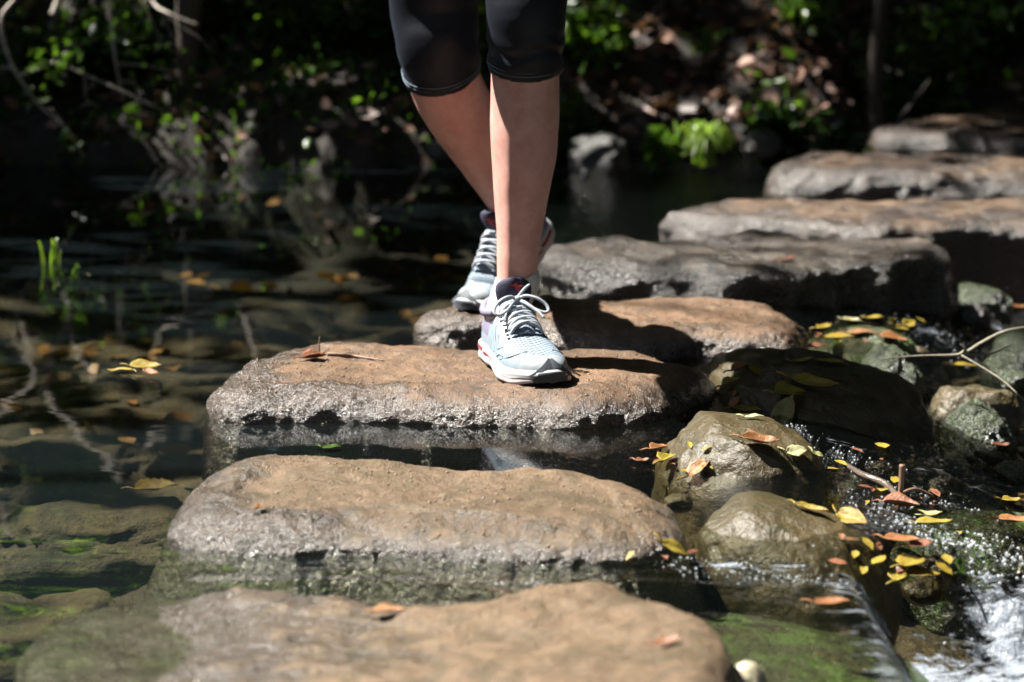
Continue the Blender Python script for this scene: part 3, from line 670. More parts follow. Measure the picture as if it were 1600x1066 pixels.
# bank shrubs and creepers
sh = [(60, 60, 6.55, .30, .34, 'leafy dark shrub hanging over the far end of the pool', mat_leaf), (190, 60, 6.6, .26, .36, 'dark shrub with shining leaves behind the dead branches', mat_leaf),
      (330, 110, 6.8, .30, .34, 'dense dark shrub on the shaded bank behind the pool', mat_leaf), (450, 90, 6.75, .26, .3, 'fern-green shrub half lit on the shaded bank', mat_leaf2),
      (560, 120, 6.7, .24, .26, 'low dark shrub on the bank close to the rear knee', mat_leaf), (620, 40, 7.1, .24, .3, 'green shrub behind the leggings', mat_leaf2),
      (760, 60, 6.9, .2, .26, 'small green shrub seen between the legs', mat_leaf2), (920, 60, 6.9, .22, .24, 'green shrub on the bank beside the front knee', mat_leaf2),
      (1080, 20, 7.4, .24, .2, 'bushy plant at the top of the leaf-strewn slope', mat_leaf2), (1260, 20, 7.3, .2, .2, 'bushy plant beside the sapling', mat_leaf2),
      (1440, 40, 7.3, .26, .24, 'bright leafed shrub above the farthest stepping stone', mat_leaf2), (1560, 50, 7.6, .24, .24, 'dark shrub above the end of the farthest stepping stone', mat_leaf),
      (890, 180, 6.5, .12, .14, 'low creeper at the shore beside the grey rock', mat_leaf2), (1230, 190, 6.5, .14, .14, 'dark leafy creeper overhanging the shore', mat_leaf), (1330, 215, 6.4, .1, .1, 'small leafy creeper beside the farthest stepping stone', mat_leaf)]
for i, (px, py, Y, r, h, lab, m) in enumerate(sh):
    p = PY(px, py, Y); b = (p.x, Y, ground_z(p.x, Y) - .02); hh = max(.1, p.z - b[2] + h * (.2 if px < 500 else .5))
    shrub('shrub', b, r, hh, 900, lab, .035 + .02 * (i % 3) * .5, m, seed=i, stems=9)
# tall lit bushes whose reflection fills the near pool
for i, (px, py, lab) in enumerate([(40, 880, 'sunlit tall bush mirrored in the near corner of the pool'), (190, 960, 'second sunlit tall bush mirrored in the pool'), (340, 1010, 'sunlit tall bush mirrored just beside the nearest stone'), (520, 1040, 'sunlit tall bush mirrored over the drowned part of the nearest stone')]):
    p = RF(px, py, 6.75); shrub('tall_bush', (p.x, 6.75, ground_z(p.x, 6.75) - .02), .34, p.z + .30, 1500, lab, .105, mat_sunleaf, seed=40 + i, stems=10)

# ivy and low weeds over the bank: uncountable
def undergrowth():
    pts = []
    while len(pts) < 10000:
        x = rnd.uniform(-2.6, 2.9); y = rnd.uniform(6.1, 8.6)
        k = fr(Vector((x * 1.8, y * 1.8, 9)), 3)
        dens = .30 + .8 * k + (.35 if x < .15 else -.32)
        if y - bank_y(x) < -.03 or rnd.random() > dens: continue
        if y < 7.4 and x > 1.15 and ground_z(x, y) < .3 and x > 1.3: continue
        pts.append((x, y, ground_z(x, y) + abs(rnd.gauss(0, .035)) + .008))
    A = np.array(pts); d = nr.normal(size=(len(A), 3)) * np.array([[1, 1, .5]]); co, q, va = leaf_cloud(A, d, np.where(A[:, 0] < .1, .030, .042), aspect=.6)
    o = np_mesh('undergrowth', co, q, mat_leaf2, attr=va); tag(o, 'low green weeds and creepers covering the far bank', 'undergrowth', kind='stuff')
undergrowth()
def litter():
    pts = []; nn = 0
    while len(pts) < 6500:
        x = rnd.uniform(-2.6, 3.2); y = rnd.uniform(6.0, 9.0)
        if y - bank_y(x) < 0.0: continue
        if rnd.random() > (.9 if x > .15 else .3): continue
        pts.append((x, y, ground_z(x, y) + rnd.uniform(.003, .02)))
    A = np.array(pts); d = nr.normal(size=(len(A), 3)) * np.array([[1, 1, .35]]); co, q, va = leaf_cloud(A, d, .06, aspect=.62, fold=.35)
    va = np.repeat(nr.uniform(0, 1, len(A)) ** 2.2 * 1.3, 6)
    o = np_mesh('leaf_litter', co, q, mat_litter, attr=va); tag(o, 'dead brown leaves strewn over the far bank', 'leaf litter', kind='stuff')
    pts = []
    while len(pts) < 400:
        x = rnd.uniform(-1.6, 1.0); y = 2.6 + 3.8 * rnd.random() ** .6; z = ground_z(x, y)
        if z > -.02: continue
        pts.append((x, y, z + .008))
    A = np.array(pts); d = nr.normal(size=(len(A), 3)) * np.array([[1, 1, .12]]); co, q, va = leaf_cloud(A, d, .055, aspect=.6, fold=.2)
    o = np_mesh('sunken_leaves', co, q, leaf_mat('sunken_leaf', (.16, .07, .025), (.44, .25, .08), .1, .5), attr=va); tag(o, 'old brown leaves lying on the bed of the pool', 'sunken leaves', kind='stuff')
litter()

# grass tufts and blades
def blades(name, base, n, h, spread, mat, label, width=.006, cat='grass tuft', droop=.5, seed=0):
    rn = random.Random(seed + 90); vs, fs = [], []
    for i in range(n):
        a = rn.uniform(0, 6.28); q = spread * rn.uniform(.3, 1); hh = h * rn.uniform(.6, 1)
        r0 = Vector((rn.gauss(0, .012), rn.gauss(0, .012), 0)); side = Vector((-math.sin(a), math.cos(a), 0)) if rn.random() < .5 else Vector((1, 0, 0)); k = len(vs)
        for j in range(7):
            t = j / 6; c = r0 + Vector((math.cos(a) * q * t ** 1.6, math.sin(a) * q * t ** 1.6, hh * (math.sin(t * math.pi * (.5 + .28 * droop)))))
            w = width * (1 - t) ** .6 * .5 + .0003; vs += [c - side * w, c + side * w + Vector((0, 0, w * .5))]
            if j: fs.append((k + 2 * j - 2, k + 2 * j - 1, k + 2 * j + 1, k + 2 * j))
    o = mesh(name, vs, fs, mat); o.location = base; tag(o, label, cat, 'grass and sprouts at the water')
    a_ = o.data.attributes.new('vary', 'FLOAT', 'POINT'); a_.data.foreach_set('value', [rn.random() for _ in vs]); return o
p = PY(1098, 236, 6.2); blades('grass_tuft', (p.x, 6.2, .01), 110, .13, .10, mat_grass, 'bright yellow-green grass tuft arching over the far water edge', .007, droop=1.2)
p = PY(1100, 60, 7.0)
blades('grass_tuft', (p.x, 7.0, p.z - .12), 30, .16, .10, mat_leaf2, 'dim grass tuft up on the leaf-strewn slope', .006, seed=2)
p = P(80, 412, 0); blades('water_sprout', (p.x, p.y, -.03), 5, .085, .025, mat_grass, 'thin green blades sprouting from the pool', .009, 'water plant', .1, 3)
p = P(108, 425, 0); blades('water_sprout', (p.x, p.y, -.03), 8, .045, .04, mat_leaf2, 'low broad sprout in the pool beside the thin green blades', .012, 'water plant', .4, 4)
p = PY(1040, 246, 6.15); shrub('leafy_plant', (p.x, 6.15, 0), .09, .13, 110, 'pale green leafy plant at the water edge next to the bright grass tuft', .06, mat_leaf2, 'grass and sprouts at the water', 9, 77, .28, .3, 'plant')
p = PY(1300, 250, 6.3)
# sapling on the slope
p = PY(1372, 130, 6.8); b = Vector((p.x, 6.8, ground_z(p.x, 6.8) - .03))
t = empty('sapling', b); tag(t, 'thin dark sapling trunk rising from the leafy slope', 'tree', 'trees of the far bank')
v, f = merge([tube([(0, 0, 0), (.01, 0, .2), (-.01, 0, .5), (.03, .02, 1.1), (.0, .05, 1.9)], [.035, .026, .022, .02, .01], 8, 30), tube([(-.01, 0, .03), (-.08, -.03, -.0), (-.2, -.08, -.05)], [.02, .013, .006], 6, 8),
               tube([(0, 0, .25), (.06, 0, .33), (.16, .02, .46)], [.012, .008, .004], 6, 8)])
mesh('trunk', v, f, flat('bark_shade_dark', (.035, .028, .022), .8, .5, 40, .006), parent=t)  # shade on the trunk is put into a darker bark colour
C_ = nr.normal(size=(900, 3)) * np.array([[.32, .32, .25]]) + np.array([[0, .05, 1.9]]); co, q, va = leaf_cloud(C_, nr.normal(size=(900, 3)), .07); np_mesh('crown', co, q, mat_leaf2, t, attr=va)

# ------------------------------------------------------------------ dead branches over the far water
def branch(name, lines, label, mat=mat_deadwood, group='dead branches over the pool', leaves=None):
    rs_ = 2.2 if 'reflection' in label or 'mirrored' in label else 1.0; t = empty(name, lines[0][0][0]); tag(t, label, 'branch', group); b = Vector(lines[0][0][0])
    v, f = merge([tube([Vector(p) - b for p in L], [.5 * rs_ * r0 + .5 * rs_ * (r1 - r0) * i / (len(L) - 1) for i in range(len(L))], 7, len(L) * 6) for L, r0, r1 in lines])
    mesh('wood', v, f, mat, parent=t)
    if leaves:
        cs = []
        for c, n, s in leaves:
            for _ in range(n): cs.append(Vector(c) - b + Vector((rnd.gauss(0, s), rnd.gauss(0, s), rnd.gauss(0, s))))
        co, q, va = leaf_cloud(np.array(cs), nr.normal(size=(len(cs), 3)), .035); np_mesh('dry_foliage', co, q, mat_leaf2, t, attr=va)
    return t
def pl(Y, *pp): return [PY(a, b, Y + .02 * i) for i, (a, b) in enumerate(pp)]
def rl(Y, *pp): return [RF(a, b, Y) for a, b in pp]
BY = 5.95
root = Vector((-2.2, 6.9, ground_z(-2.2, 6.9)))
branch('dead_branch', [
    ([root, Vector((-2.05, 6.5, .5)), RF(10, 880, 6.1), PY(-60, -150, 6.05), PY(28, -30, BY), PY(2, 30, BY), PY(14, 90, BY), PY(36, 130, BY), PY(62, 165, BY), PY(104, 200, BY), PY(132, 246, BY)], .02, .003),
    (pl(BY, (28, 118), (60, 108), (92, 92), (103, 82), (112, 90)), .007, .003), (pl(BY, (92, 98), (140, 120), (190, 142), (240, 166), (270, 180)), .005, .002),
    (pl(BY, (22, 112), (10, 105), (-20, 112), (-60, 120)), .005, .003), (pl(BY, (120, 222), (80, 170), (98, 195)), .003, .002)],
    'bare pale branch leaning down into the frame corner, with forked tip over the pool', leaves=[(PY(56, 150, BY), 7, .018), (PY(40, 142, BY), 4, .012), (PY(100, 92, BY), 18, .03), (PY(65, 98, BY), 16, .03), (PY(112, 218, BY), 8, .014)])
branch('dead_branch', [
    ([Vector((-1.35, 7.0, .3)), PY(215, -160, 6.5), PY(222, -40, 6.3), PY(240, 5, 6.25), PY(262, 20, 6.2), PY(285, 30, 6.2), PY(308, 38, 6.2)], .012, .003),
    (pl(6.2, (225, 0), (238, 35), (248, 60), (243, 84)), .004, .0015), (pl(6.2, (250, 14), (262, 40), (272, 74)), .004, .002), (pl(6.2, (262, 25), (290, 46), (310, 58), (330, 78)), .004, .0015),
    (pl(6.2, (230, 0), (232, 30), (236, 44)), .003, .002)],
    'bare pale twig cluster hanging from above, next to the shining leaves', leaves=[(PY(182, 18, 6.25), 46, .045), (PY(200, 45, 6.25), 10, .02)])
branch('dead_branch', [
    ([Vector((-1.1, 7.0, .2)), PY(165, -60, 6.35), PY(172, 20, 6.2), PY(178, 80, 6.1), PY(186, 125, 6.1), PY(193, 158, 6.1)], .01, .003), (pl(6.1, (180, 100), (220, 102), (255, 108), (286, 122)), .0035, .002),
    (pl(6.1, (190, 128), (210, 130), (218, 160), (220, 182)), .004, .002), (pl(6.1, (132, 120), (134, 150), (142, 165)), .004, .002), (pl(6.1, (126, 168), (140, 160), (154, 168)), .003, .002)],
    'thin drooping bare branch with short forked twigs over the dark water')
# branches above the frame, seen as pale squiggles in the water
Yb = 6.6
branch('dead_branch', [(rl(Yb, (100, 450), (112, 490), (80, 555), (72, 600), (85, 630), (120, 665), (150, 700), (195, 750), (200, 830)), .009, .014), (rl(Yb, (150, 590), (130, 555), (118, 540), (110, 500)), .008, .008),
                       (rl(Yb, (165, 660), (172, 690), (186, 730)), .006, .007), ([RF(200, 830, Yb), Vector((-1.7, 6.9, 1.6)), Vector((-1.9, 7.3, 1.5)), Vector((-2.6, 7.6, 1.6))], .012, .03)],
       'long crooked dead branch whose pale wavy reflection crosses the near pool')
branch('dead_branch', [(rl(Yb, (35, 500), (42, 525), (52, 556)), .009, .008), (rl(Yb, (52, 556), (60, 620), (-20, 700), (-120, 800)), .003, .008)],
       'short dead twig mirrored near the edge of the pool')
branch('dead_branch', [(rl(Yb, (375, 480), (385, 500), (400, 550), (408, 600)), .010, .007), (rl(Yb, (400, 494), (412, 520), (432, 545)), .010, .007), (rl(Yb, (375, 480), (400, 494)), .006, .006), (rl(Yb, (408, 600), (350, 650), (290, 672), (240, 672)), .006, .009),
                       (rl(Yb, (312, 622), (275, 640), (262, 652), (290, 668)), .007, .007), ([RF(240, 672, Yb), Vector((-1.2, 6.8, 1.1)), Vector((-1.3, 7.3, 1.4))], .006, .015)],
       'forked dead branch whose white reflection touches the front stone')
for i, (px, lab) in enumerate([(150, 'slim dark trunk mirrored at the near edge of the pool'), (265, 'crooked slim trunk mirrored beside the low tan stone')]):
    p = RF(px, 900, 6.0); t = empty('slim_tree', (p.x, 6.6, ground_z(p.x, 6.6))); tag(t, lab, 'tree', 'trees of the far bank')
    v, f = tube([(0, 0, -.1), (.03, -.1, .6), (-.02, -.2, 1.2), (.05, -.3, 1.9), (0, -.3, 3.0)], [.04, .03, .028, .024, .012], 8, 30); mesh('trunk', v, f, mat_bark, parent=t)
    C_ = nr.normal(size=(1500, 3)) * np.array([[.4, .4, .35]]) + np.array([[0, -.3, 3.0]]); W = C_ + np.array([[p.x, 6.6, ground_z(p.x, 6.6)]]); C_ = C_[~(lit_zone(W) | near_ray(W))]
    co, q, va = leaf_cloud(C_, nr.normal(size=(len(C_), 3)), .07); np_mesh('crown', co, q, mat_leaf, t, attr=va)
# ------------------------------------------------------------------ the walker
def surface_z(x, y, z0=.5, only=None):
    best = -9
    for o in (only or BVH_SRC):
        me = o.data
        if 'bvh' not in CACHE: CACHE['bvh'] = {}
        if o.name not in CACHE['bvh']:
            mw = o.matrix_world; CACHE['bvh'][o.name] = BVHTree.FromPolygons([mw @ v.co for v in me.vertices], [tuple(p.vertices) for p in me.polygons])
        h = CACHE['bvh'][o.name].ray_cast(Vector((x, y, z0)), Vector((0, 0, -1)))
        if h[0] is not None: best = max(best, h[0].z)
    return best
CACHE = {}
mat_skin = M('skin', .48); _n = mat_skin.noise(26, 6, .7); _f = mat_skin.noise(900, 3, .7); _s = mat_skin.vor(75)
_c = mat_skin.mix(mat_skin.ramp(_n, [(.35, 0.), (.65, 1.)]).outputs[0], (.62, .31, .255), (.74, .44, .375))
_c = mat_skin.mix(mat_skin.ramp(_s, [(.03, .35), (.055, 0.)]).outputs[0], _c, (.25, .11, .07)); mat_skin.into(_c, 'Base Color')
mat_skin.into(mat_skin.bump(_f.outputs[0], .0006, .8), 'Normal'); mat_skin.set('Subsurface Weight', .12); mat_skin.set('Subsurface Radius', (.012, .004, .002)); mat_skin.set('Specular IOR Level', .4)
mat_skin = mat_skin.m
mL = M('leggings_navy_black', .42); _n = mL.noise(1400, 2); mL.set('Base Color', (.0045, .0055, .010)); mL.set('Sheen Weight', .05); mL.set('Specular IOR Level', .3); mL.set('Sheen Roughness', .35); mL.set('Sheen Tint', (.6, .7, .95)); mL.into(mL.bump(_n.outputs[0], .0004), 'Normal'); mat_legg = mL.m
mat_shirt = flat('shirt_charcoal', (.03, .03, .035), .7, .2, 300, .001); mat_hair = flat('hair_brown', (.06, .035, .02), .45, .4, 200, .002)
mat_sock = flat('sock_white_rib', (.74, .74, .76), .85, .08, 500, .0012)
def upper_mat(name, col, hole, scale, rad=.28, rough=.55):
    m = M(name, rough); c = m.n('ShaderNodeUVMap'); mp = m.n('ShaderNodeMapping'); mp.inputs['Scale'].default_value = (scale, scale * .9, 1); m.l(c, 0, mp, 0)
    v = m.n('ShaderNodeTexVoronoi'); v.inputs['Scale'].default_value = 1; v.inputs['Randomness'].default_value = 0; mp.inputs['Rotation'].default_value = (0, 0, .78); m.l(mp, 0, v, 0)
    r = m.ramp(v, [(rad, 0.), (rad + .08, 1.)]); n = m.noise(60, 3)
    base = m.mix(n.outputs[0], tuple(x * .9 for x in col), col); m.into(m.mix(r.outputs[0], hole, base), 'Base Color'); m.into(m.bump(r.outputs[0], .0006), 'Normal'); return m.m
mat_up = upper_mat('shoe_upper_pale', (.25, .31, .37), (.22, .27, .33), 150, .2)
mat_upmesh = upper_mat('shoe_upper_perforated', (.27, .34, .41), (.04, .055, .08), 62, .27)
mat_upfine = upper_mat('shoe_tongue_mesh', (.36, .44, .54), (.05, .08, .14), 95, .32)
mat_toe = flat('shoe_toe_overlay', (.28, .31, .33), .34, .06, 60)
mat_stay = flat('shoe_lace_stay', (.42, .46, .51), .45, .05, 60)
mat_sole = flat('shoe_midsole_white', (.50, .50, .52), .5, .08, 70, .0006)
mat_rub = flat('shoe_rubber_dark', (.055, .065, .075), .6, .15, 120, .001)
mat_navy = flat('shoe_navy_lining', (.028, .028, .055), .8, .15, 300, .0008)
mat_plum = flat('shoe_heel_lilac', (.16, .15, .22), .7, .1, 200, .0006)
mat_pink = flat('shoe_accent_pink', (.20, .025, .035), .5, .08, 90)
mat_red = flat('shoe_mark_red', (.45, .04, .04), .5, .05, 90)
mat_mint = flat('shoe_accent_mint', (.25, .62, .55), .5, .05, 90)
mat_lace = flat('shoe_lace_grey', (.33, .36, .40), .75, .15, 700, .0008)
mat_line = flat('shoe_seam_grey', (.14, .20, .25), .6, .1, 90)

SL = .272
def interp(tab, u): return float(np.interp(u, [a for a, _ in tab], [b for _, b in tab]))
WT = [(0, 0), (.008, .012), (.03, .021), (.07, .028), (.15, .0335), (.28, .034), (.42, .036), (.56, .042), (.68, .047), (.76, .0475), (.84, .0435), (.90, .036), (.945, .027), (.975, .0175), (.993, .009), (1, 0)]
HT = [(0, .050), (.02, .068), (.06, .083), (.12, .086), (.3, .080), (.38, .088), (.44, .091), (.52, .083), (.6, .073), (.68, .063), (.76, .056), (.84, .051), (.90, .047), (.95, .041), (.98, .034), (1, .024)]
BT = [(0, .030), (.3, .028), (.6, .022), (.8, .020), (1, .022)]
def cx(u, side): return side * (.004 * math.sin(u * math.pi) - .007 * max(0, u - .75) / .25)
def up_pt(u, ph, side, off=0.0):
    """point on the shoe upper; ph runs 0 (local +x) over the top to pi"""
    w = interp(WT, u); b = interp(BT, u); h = interp(HT, u); c, s = math.cos(ph), math.sin(ph)
    e = .78 if u > .5 else .62
    x = math.copysign(abs(c) ** e, c) * w * (1 + .05 * s if s > 0 else 1); z = b + (h - b) * (abs(s) ** .85) * (1 if s > 0 else -.5)
    n = Vector((c / max(w, .01), 0, s / max(h - b, .01))).normalized()
    return Vector((cx(u, side) + x, SL * u, z)) + n * off
def bendf(theta, yb=.178):
    def f(p):
        if theta == 0: return Vector(p)
        t = theta * sst(yb + .028, yb - .028, p.y); c, s = math.cos(t), math.sin(t); y = p.y - yb
        return Vector((p.x, yb + y * c + p.z * s, -y * s + p.z * c))
    return f
def make_shoe(parent, toe, yaw, theta, side, bow=True):
    """side +1: the walker's left shoe (its outer side is local +x mirrored by the half turn)"""
    A = math.pi + yaw; R = Matrix.Rotation(A, 3, 'Z'); bf = bendf(theta, .178 if side > 0 else .212)
    toe_local = Vector((0, SL, 0)); org = Vector(toe) - R @ toe_local
    D = lambda p: R @ bf(p) + org
    nu, nv = 76, 56; us = [0.5 - .5 * math.cos(math.pi * i / (nu - 1)) for i in range(nu)]
    vs = []; uvs = []
    for u in us:
        for j in range(nv):
            ph = math.radians(-25) + math.radians(230) * j / (nv - 1); p = up_pt(u, ph, side); vs.append(D(p)); uvs.append((u * 1.0, ph / math.pi * .42))
    fs = grid_faces(nu, nv, False); mi = []
    for i in range(nu - 1):
        for j in range(nv - 1):
            u = (us[i] + us[i + 1]) / 2; d = (-25 + 230 * (j + .5) / (nv - 1)) - 90; ad = abs(d)
            k = 0
            if u > .895 - .00022 * (ad - 20) * (1 if ad < 60 else 2.2) and u > .8: k = 2
            elif u > .60 + .0006 * ad and ad < 62: k = 1
            elif .40 < u < .655 and ad < 22: k = 4
            elif .36 < u < .68 and ad < 42: k = 3
            elif u < .36 and ad < 50: k = 5
            elif u < .30 and ad < 72: k = 6
            elif u < .12: k = 6
            mi.append(k)
    sh = mesh('shoe', vs, fs, [mat_up, mat_upmesh, mat_toe, mat_stay, mat_upfine, mat_navy, mat_plum], parent, mi)
    uvl = sh.data.uv_layers.new(name='UVMap')
    for l in sh.data.loops: uvl.data[l.index].uv = uvs[l.vertex_index]
    # sole: closed loops of outline at rising heights
    def outline(ex, n=120):
        L = []
        for i in range(n):
            a = 2 * math.pi * i / n; u = .5 - .5 * math.cos(a); w = interp(WT, u) + ex * (1 if 0.02 < u < .98 else .6)
            s_ = 1 if a < math.pi else -1; uu = u * (1 + 2 * ex / SL) - ex / SL
            w = max(w, 0) if 0 < u < 1 else 0
            waist = 1 - .13 * math.exp(-((u - .42) / .12) ** 2) * (1 if s_ * side < 0 else .5)
            L.append((cx(u, side) + s_ * w * waist * abs(math.sin(a)) ** .02 if abs(math.sin(a)) > 1e-6 else cx(u, side), SL * uu, u))
        return L
    def spring(u): return .010 * max(0, (u - .78) / .22) ** 2 + .006 * max(0, (.06 - u) / .06)
    lv = [(-.003, .0), (.0035, .004), (.005, .010), (.0028, .015), (.0055, .021), (.004, .027), (.0005, .0315)]
    n = 120; vs = []; fs = []; mi = []
    for ex, z in lv:
        for (x, y, u) in outline(ex, n):
            zz = z * (1 if u < .45 else 1 - .20 * sst(.45, .9, u)) + spring(u) * (1 - z / .06)
            vs.append(D(Vector((x, y, zz + .0012 * math.sin(u * 34 + z * 150) * (1 if .002 < z < .03 else 0)))))
    fs = grid_faces(len(lv), n)
    for k in range(len(lv) - 1):
        for i in range(n):
            u = .5 - .5 * math.cos(2 * math.pi * (i + .5) / n); xs = vs[k * n + i]
            a = 2 * math.pi * (i + .5) / n; lat = interp(WT, u)
            mi.append(1 if k == 0 or (u > .972 and k < 5) or (u > .955 and k < 3) else (2 if (k == 3 and .26 < u < .47) or (k == 4 and .10 < u < .26) else 0))
    for i in range(n): pass
    vs.append(D(Vector((0, SL * .5, 0.0)))); fs += [((i + 1) % n, i, len(vs) - 1) for i in range(n)]; mi += [1] * n
    so_ = mesh('sole', vs, fs, [mat_sole, mat_rub, mat_pink], sh, mi)
    # dark rubber bumper climbing over the toe tip
    vs = []; nb = 17; rows = 8
    for r in range(rows):
        t = r / (rows - 1)
        for j in range(nb):
            s_ = (j / (nb - 1) - .5) * 2; hw = 1 - t * .88
            ph = math.pi / 2 - s_ * math.radians(80) * hw
            u = .996 - .028 * (s_ * hw) ** 2 * 1.6 - t * .05 - (.012 * abs(s_)); z0 = .006 + .013 * abs(s_) * (1 - t)
            q = up_pt(min(.999, u), ph, side, .0022)
            lowx = cx(.98, side) + .034 * s_ * hw * (1 - .25 * t)
            yy = SL * (1.016 - .010 * t - .055 * (s_ * hw) ** 2 - .052 * t * t); zz = .010 + .034 * t ** .9 + .010 * abs(s_ * hw)
            vs.append(D(Vector((lowx, yy, zz))))
    mesh('toe_bumper', vs, grid_faces(rows, nb, False), mat_rub, sh)
    # collar: padded roll round the ankle opening
    pts = []
    for k in range(25):
        t = k / 24; a = math.radians(-38 + 256 * t)
        yy = SL * .205 - math.sin(a) * .045; xx = math.cos(a) * .0315; zz = .083 + .012 * max(0, math.sin(a)) ** 2 + .006 * max(0, -math.sin(a)) - .004
        pts.append(D(Vector((xx + cx(.2, side), yy if True else 0, zz))))
    v, f = tube(pts, .0062, 10, 60); mesh('collar', v, f, mat_plum, sh)
    # tongue
    rows = [(.66, 0, .001, .016), (.58, 0, .0035, .019), (.50, 0, .005, .021), (.43, 0, .007, .023)]
    cs = []
    for u, _, off, w in rows: q = up_pt(u, math.pi / 2, side, off); cs.append((q.x, q.y, q.z, w))
    q = cs[-1]; cs += [(q[0], q[1] - .003, q[2] + .013, .027), (q[0], q[1] - .005, q[2] + .026, .029), (q[0], q[1] - .007, q[2] + .037, .025), (q[0], q[1] - .009, q[2] + .043, .014)]
    C2 = crom(cs, 34); vs = []; nk = 13; mi = []; uvt = []
    for i, (x, y, z, w) in enumerate(C2):
        d = C2[min(i + 1, 33)] - C2[max(i - 1, 0)]; t_ = Vector(d[:3]).normalized(); nn = Vector((0, -t_.z, t_.y)); nn = -nn if nn.y < 0 else nn
        for j in range(nk):
            s_ = (j / (nk - 1) - .5) * 2; vs.append(D(Vector((x + s_ * w, y, z)) + nn * (.004 - .010 * s_ * s_ + .0015))); uvt.append((i / 34 * .3, s_ * .12))
    for i in range(33):
        for j in range(nk - 1): mi.append(0 if i < 15 else 1)
    tg = mesh('tongue', vs, grid_faces(34, nk, False), [mat_upfine, mat_navy], sh, mi)
    uvl = tg.data.uv_layers.new(name='UVMap')
    for l in tg.data.loops: uvl.data[l.index].uv = uvt[l.vertex_index]
    sm = tg.modifiers.new('thick', 'SOLIDIFY'); sm.thickness = .005; sm.offset = 1
    # red winged mark on the tongue: a body stroke, a raised wing and a tail
    def tong(a, b, off=.0042):           # a across (-1..1), b up the tongue (0..1 of its navy part)
        fi = 17 + b * 15; i = int(fi); f_ = fi - i; x, y, z, w = C2[i] * (1 - f_) + C2[min(i + 1, 33)] * f_
        d = C2[min(i + 1, 33)] - C2[max(i - 1, 0)]; t_ = Vector(d[:3]).normalized(); nn = Vector((0, -t_.z, t_.y)); nn = -nn if nn.y < 0 else nn
        return D(Vector((x + a * w, y, z)) + nn * (.004 - .010 * a * a + .0015 + off))
    def poly(P2):
        return [tong(a, b) for a, b in P2], [tuple(range(len(P2)))]
    g = lambda L: [(-(a) * .9, b) for a, b in L]
    v, f = merge([poly(g([(-.50, .60), (-.10, .58), (.10, .66), (.22, .80), (.05, .72), (-.12, .66)])), poly(g([(-.10, .58), (.02, .42), (.34, .26), (.52, .24), (.30, .36), (.20, .46), (.10, .66)])), poly(g([(.10, .60), (.16, .50), (.56, .56), (.36, .60)]))])
    mesh('tongue_mark', v, f, mat_red, sh, smooth=False)
    # laces
    parts = []; us_ = [.44, .485, .53, .575, .62, .655]; w0 = math.radians(27)
    for i in range(len(us_) - 1):
        for sgn in (1, -1):
            pts = []
            for k in range(9):
                t = k / 8; u = us_[i] + (us_[i + 1] - us_[i]) * (t if sgn > 0 else 1 - t) * 1.0; ph = math.pi / 2 + (w0 - 2 * w0 * t) * (1 - .1 * i / 5)
                if sgn < 0: u = us_[i] + (us_[i + 1] - us_[i]) * (1 - t)
                pts.append(D(up_pt(u, ph, side, .0035 + .0115 * math.sin(math.pi * t) + (.0012 if sgn > 0 else 0))))
            parts.append(tube(pts, [.0018] + [.0027] * 7 + [.0018], 7, 20))
    top = up_pt(.425, math.pi / 2, side, .0195) + Vector((0, .011, 0))
    for sgn in (1, -1):
        parts.append(tube([D(up_pt(.45, math.pi / 2 + sgn * w0, side, .002)), D(up_pt(.435, math.pi / 2 + sgn * w0 * .5, side, .012)), D(top)], .0027, 7, 12))
        if bow:
            L = [top, top + Vector((sgn * .012, .004, .006)), top + Vector((sgn * .028, .012, .003)), top + Vector((sgn * .040, .018, -.006)), top + Vector((sgn * .043, .024, -.014)), top + Vector((sgn * .036, .026, -.017)), top + Vector((sgn * .022, .020, -.012)), top + Vector((sgn * .010, .010, -.003)), top]
            parts.append(tube([D(p) for p in L], .0026, 7, 44))
    if bow:
        parts.append(tube([D(p) for p in [top, top + Vector((-.006, -.003, .008)), top + Vector((-.014, -.002, .017)), top + Vector((-.020, .001, .023))]], [.0026, .0026, .0026, .0016], 7, 12))
        parts.append(tube([D(p) for p in [top, top + Vector((-.010, .014, -.004)), top + Vector((-.024, .030, -.014)), top + Vector((-.030, .042, -.022))]], [.0026, .0026, .0026, .0016], 7, 12))
        parts.append(tube([D(top + Vector((-.004, 0, -.002))), D(top + Vector((0, .002, .002))), D(top + Vector((.004, 0, -.002)))], [.003, .0052, .003], 8, 10))
    v, f = merge(parts); mesh('laces', v, f, mat_lace, sh)
    # stitched lines and the winged emblem along the side
    parts = []
    for sg in (0, 1):
        S = lambda u, deg: D(up_pt(u, math.radians(deg if sg == 0 else 180 - deg), side, .0006))
        for Lp in ([(.46, 44), (.50, 30), (.56, 22), (.62, 24), (.68, 40)], [(.30, 42), (.40, 28), (.50, 12), (.58, 8), (.64, 14), (.68, 22), (.73, 24)], [(.34, 32), (.42, 20), (.50, 6)], [(.70, 14), (.78, 30), (.82, 48), (.835, 70)], [(.55, 40), (.56, 34), (.60, 32)]):
            parts.append(tube([S(a, b) for a, b in Lp], .0009, 5, 22))
    v, f = merge(parts); mesh('seam_lines', v, f, mat_line, sh)
    parts = []
    v = []; 
    sgm = 180 if side > 0 else 0
    for a, b in [(.60, 52), (.66, 46), (.665, 38), (.60, 42)]: v.append(D(up_pt(a, math.radians(b if side < 0 else 180 - b), side, .0012)))
    mesh('mint_tab', v, [(0, 1, 2, 3)], mat_mint, sh)
    # eyelets on the stay
    parts = []
    for u in us_:
        for sgn in (1, -1):
            c = up_pt(u, math.pi / 2 + sgn * (w0 + .07), side, .0008); v, f = tube([D(c + Vector((0, 0, -.001))), D(c + Vector((0, 0, .0012)))], .0021, 8, 3); mesh('eyelet', v, f, mat_rub, sh)
    return sh, D

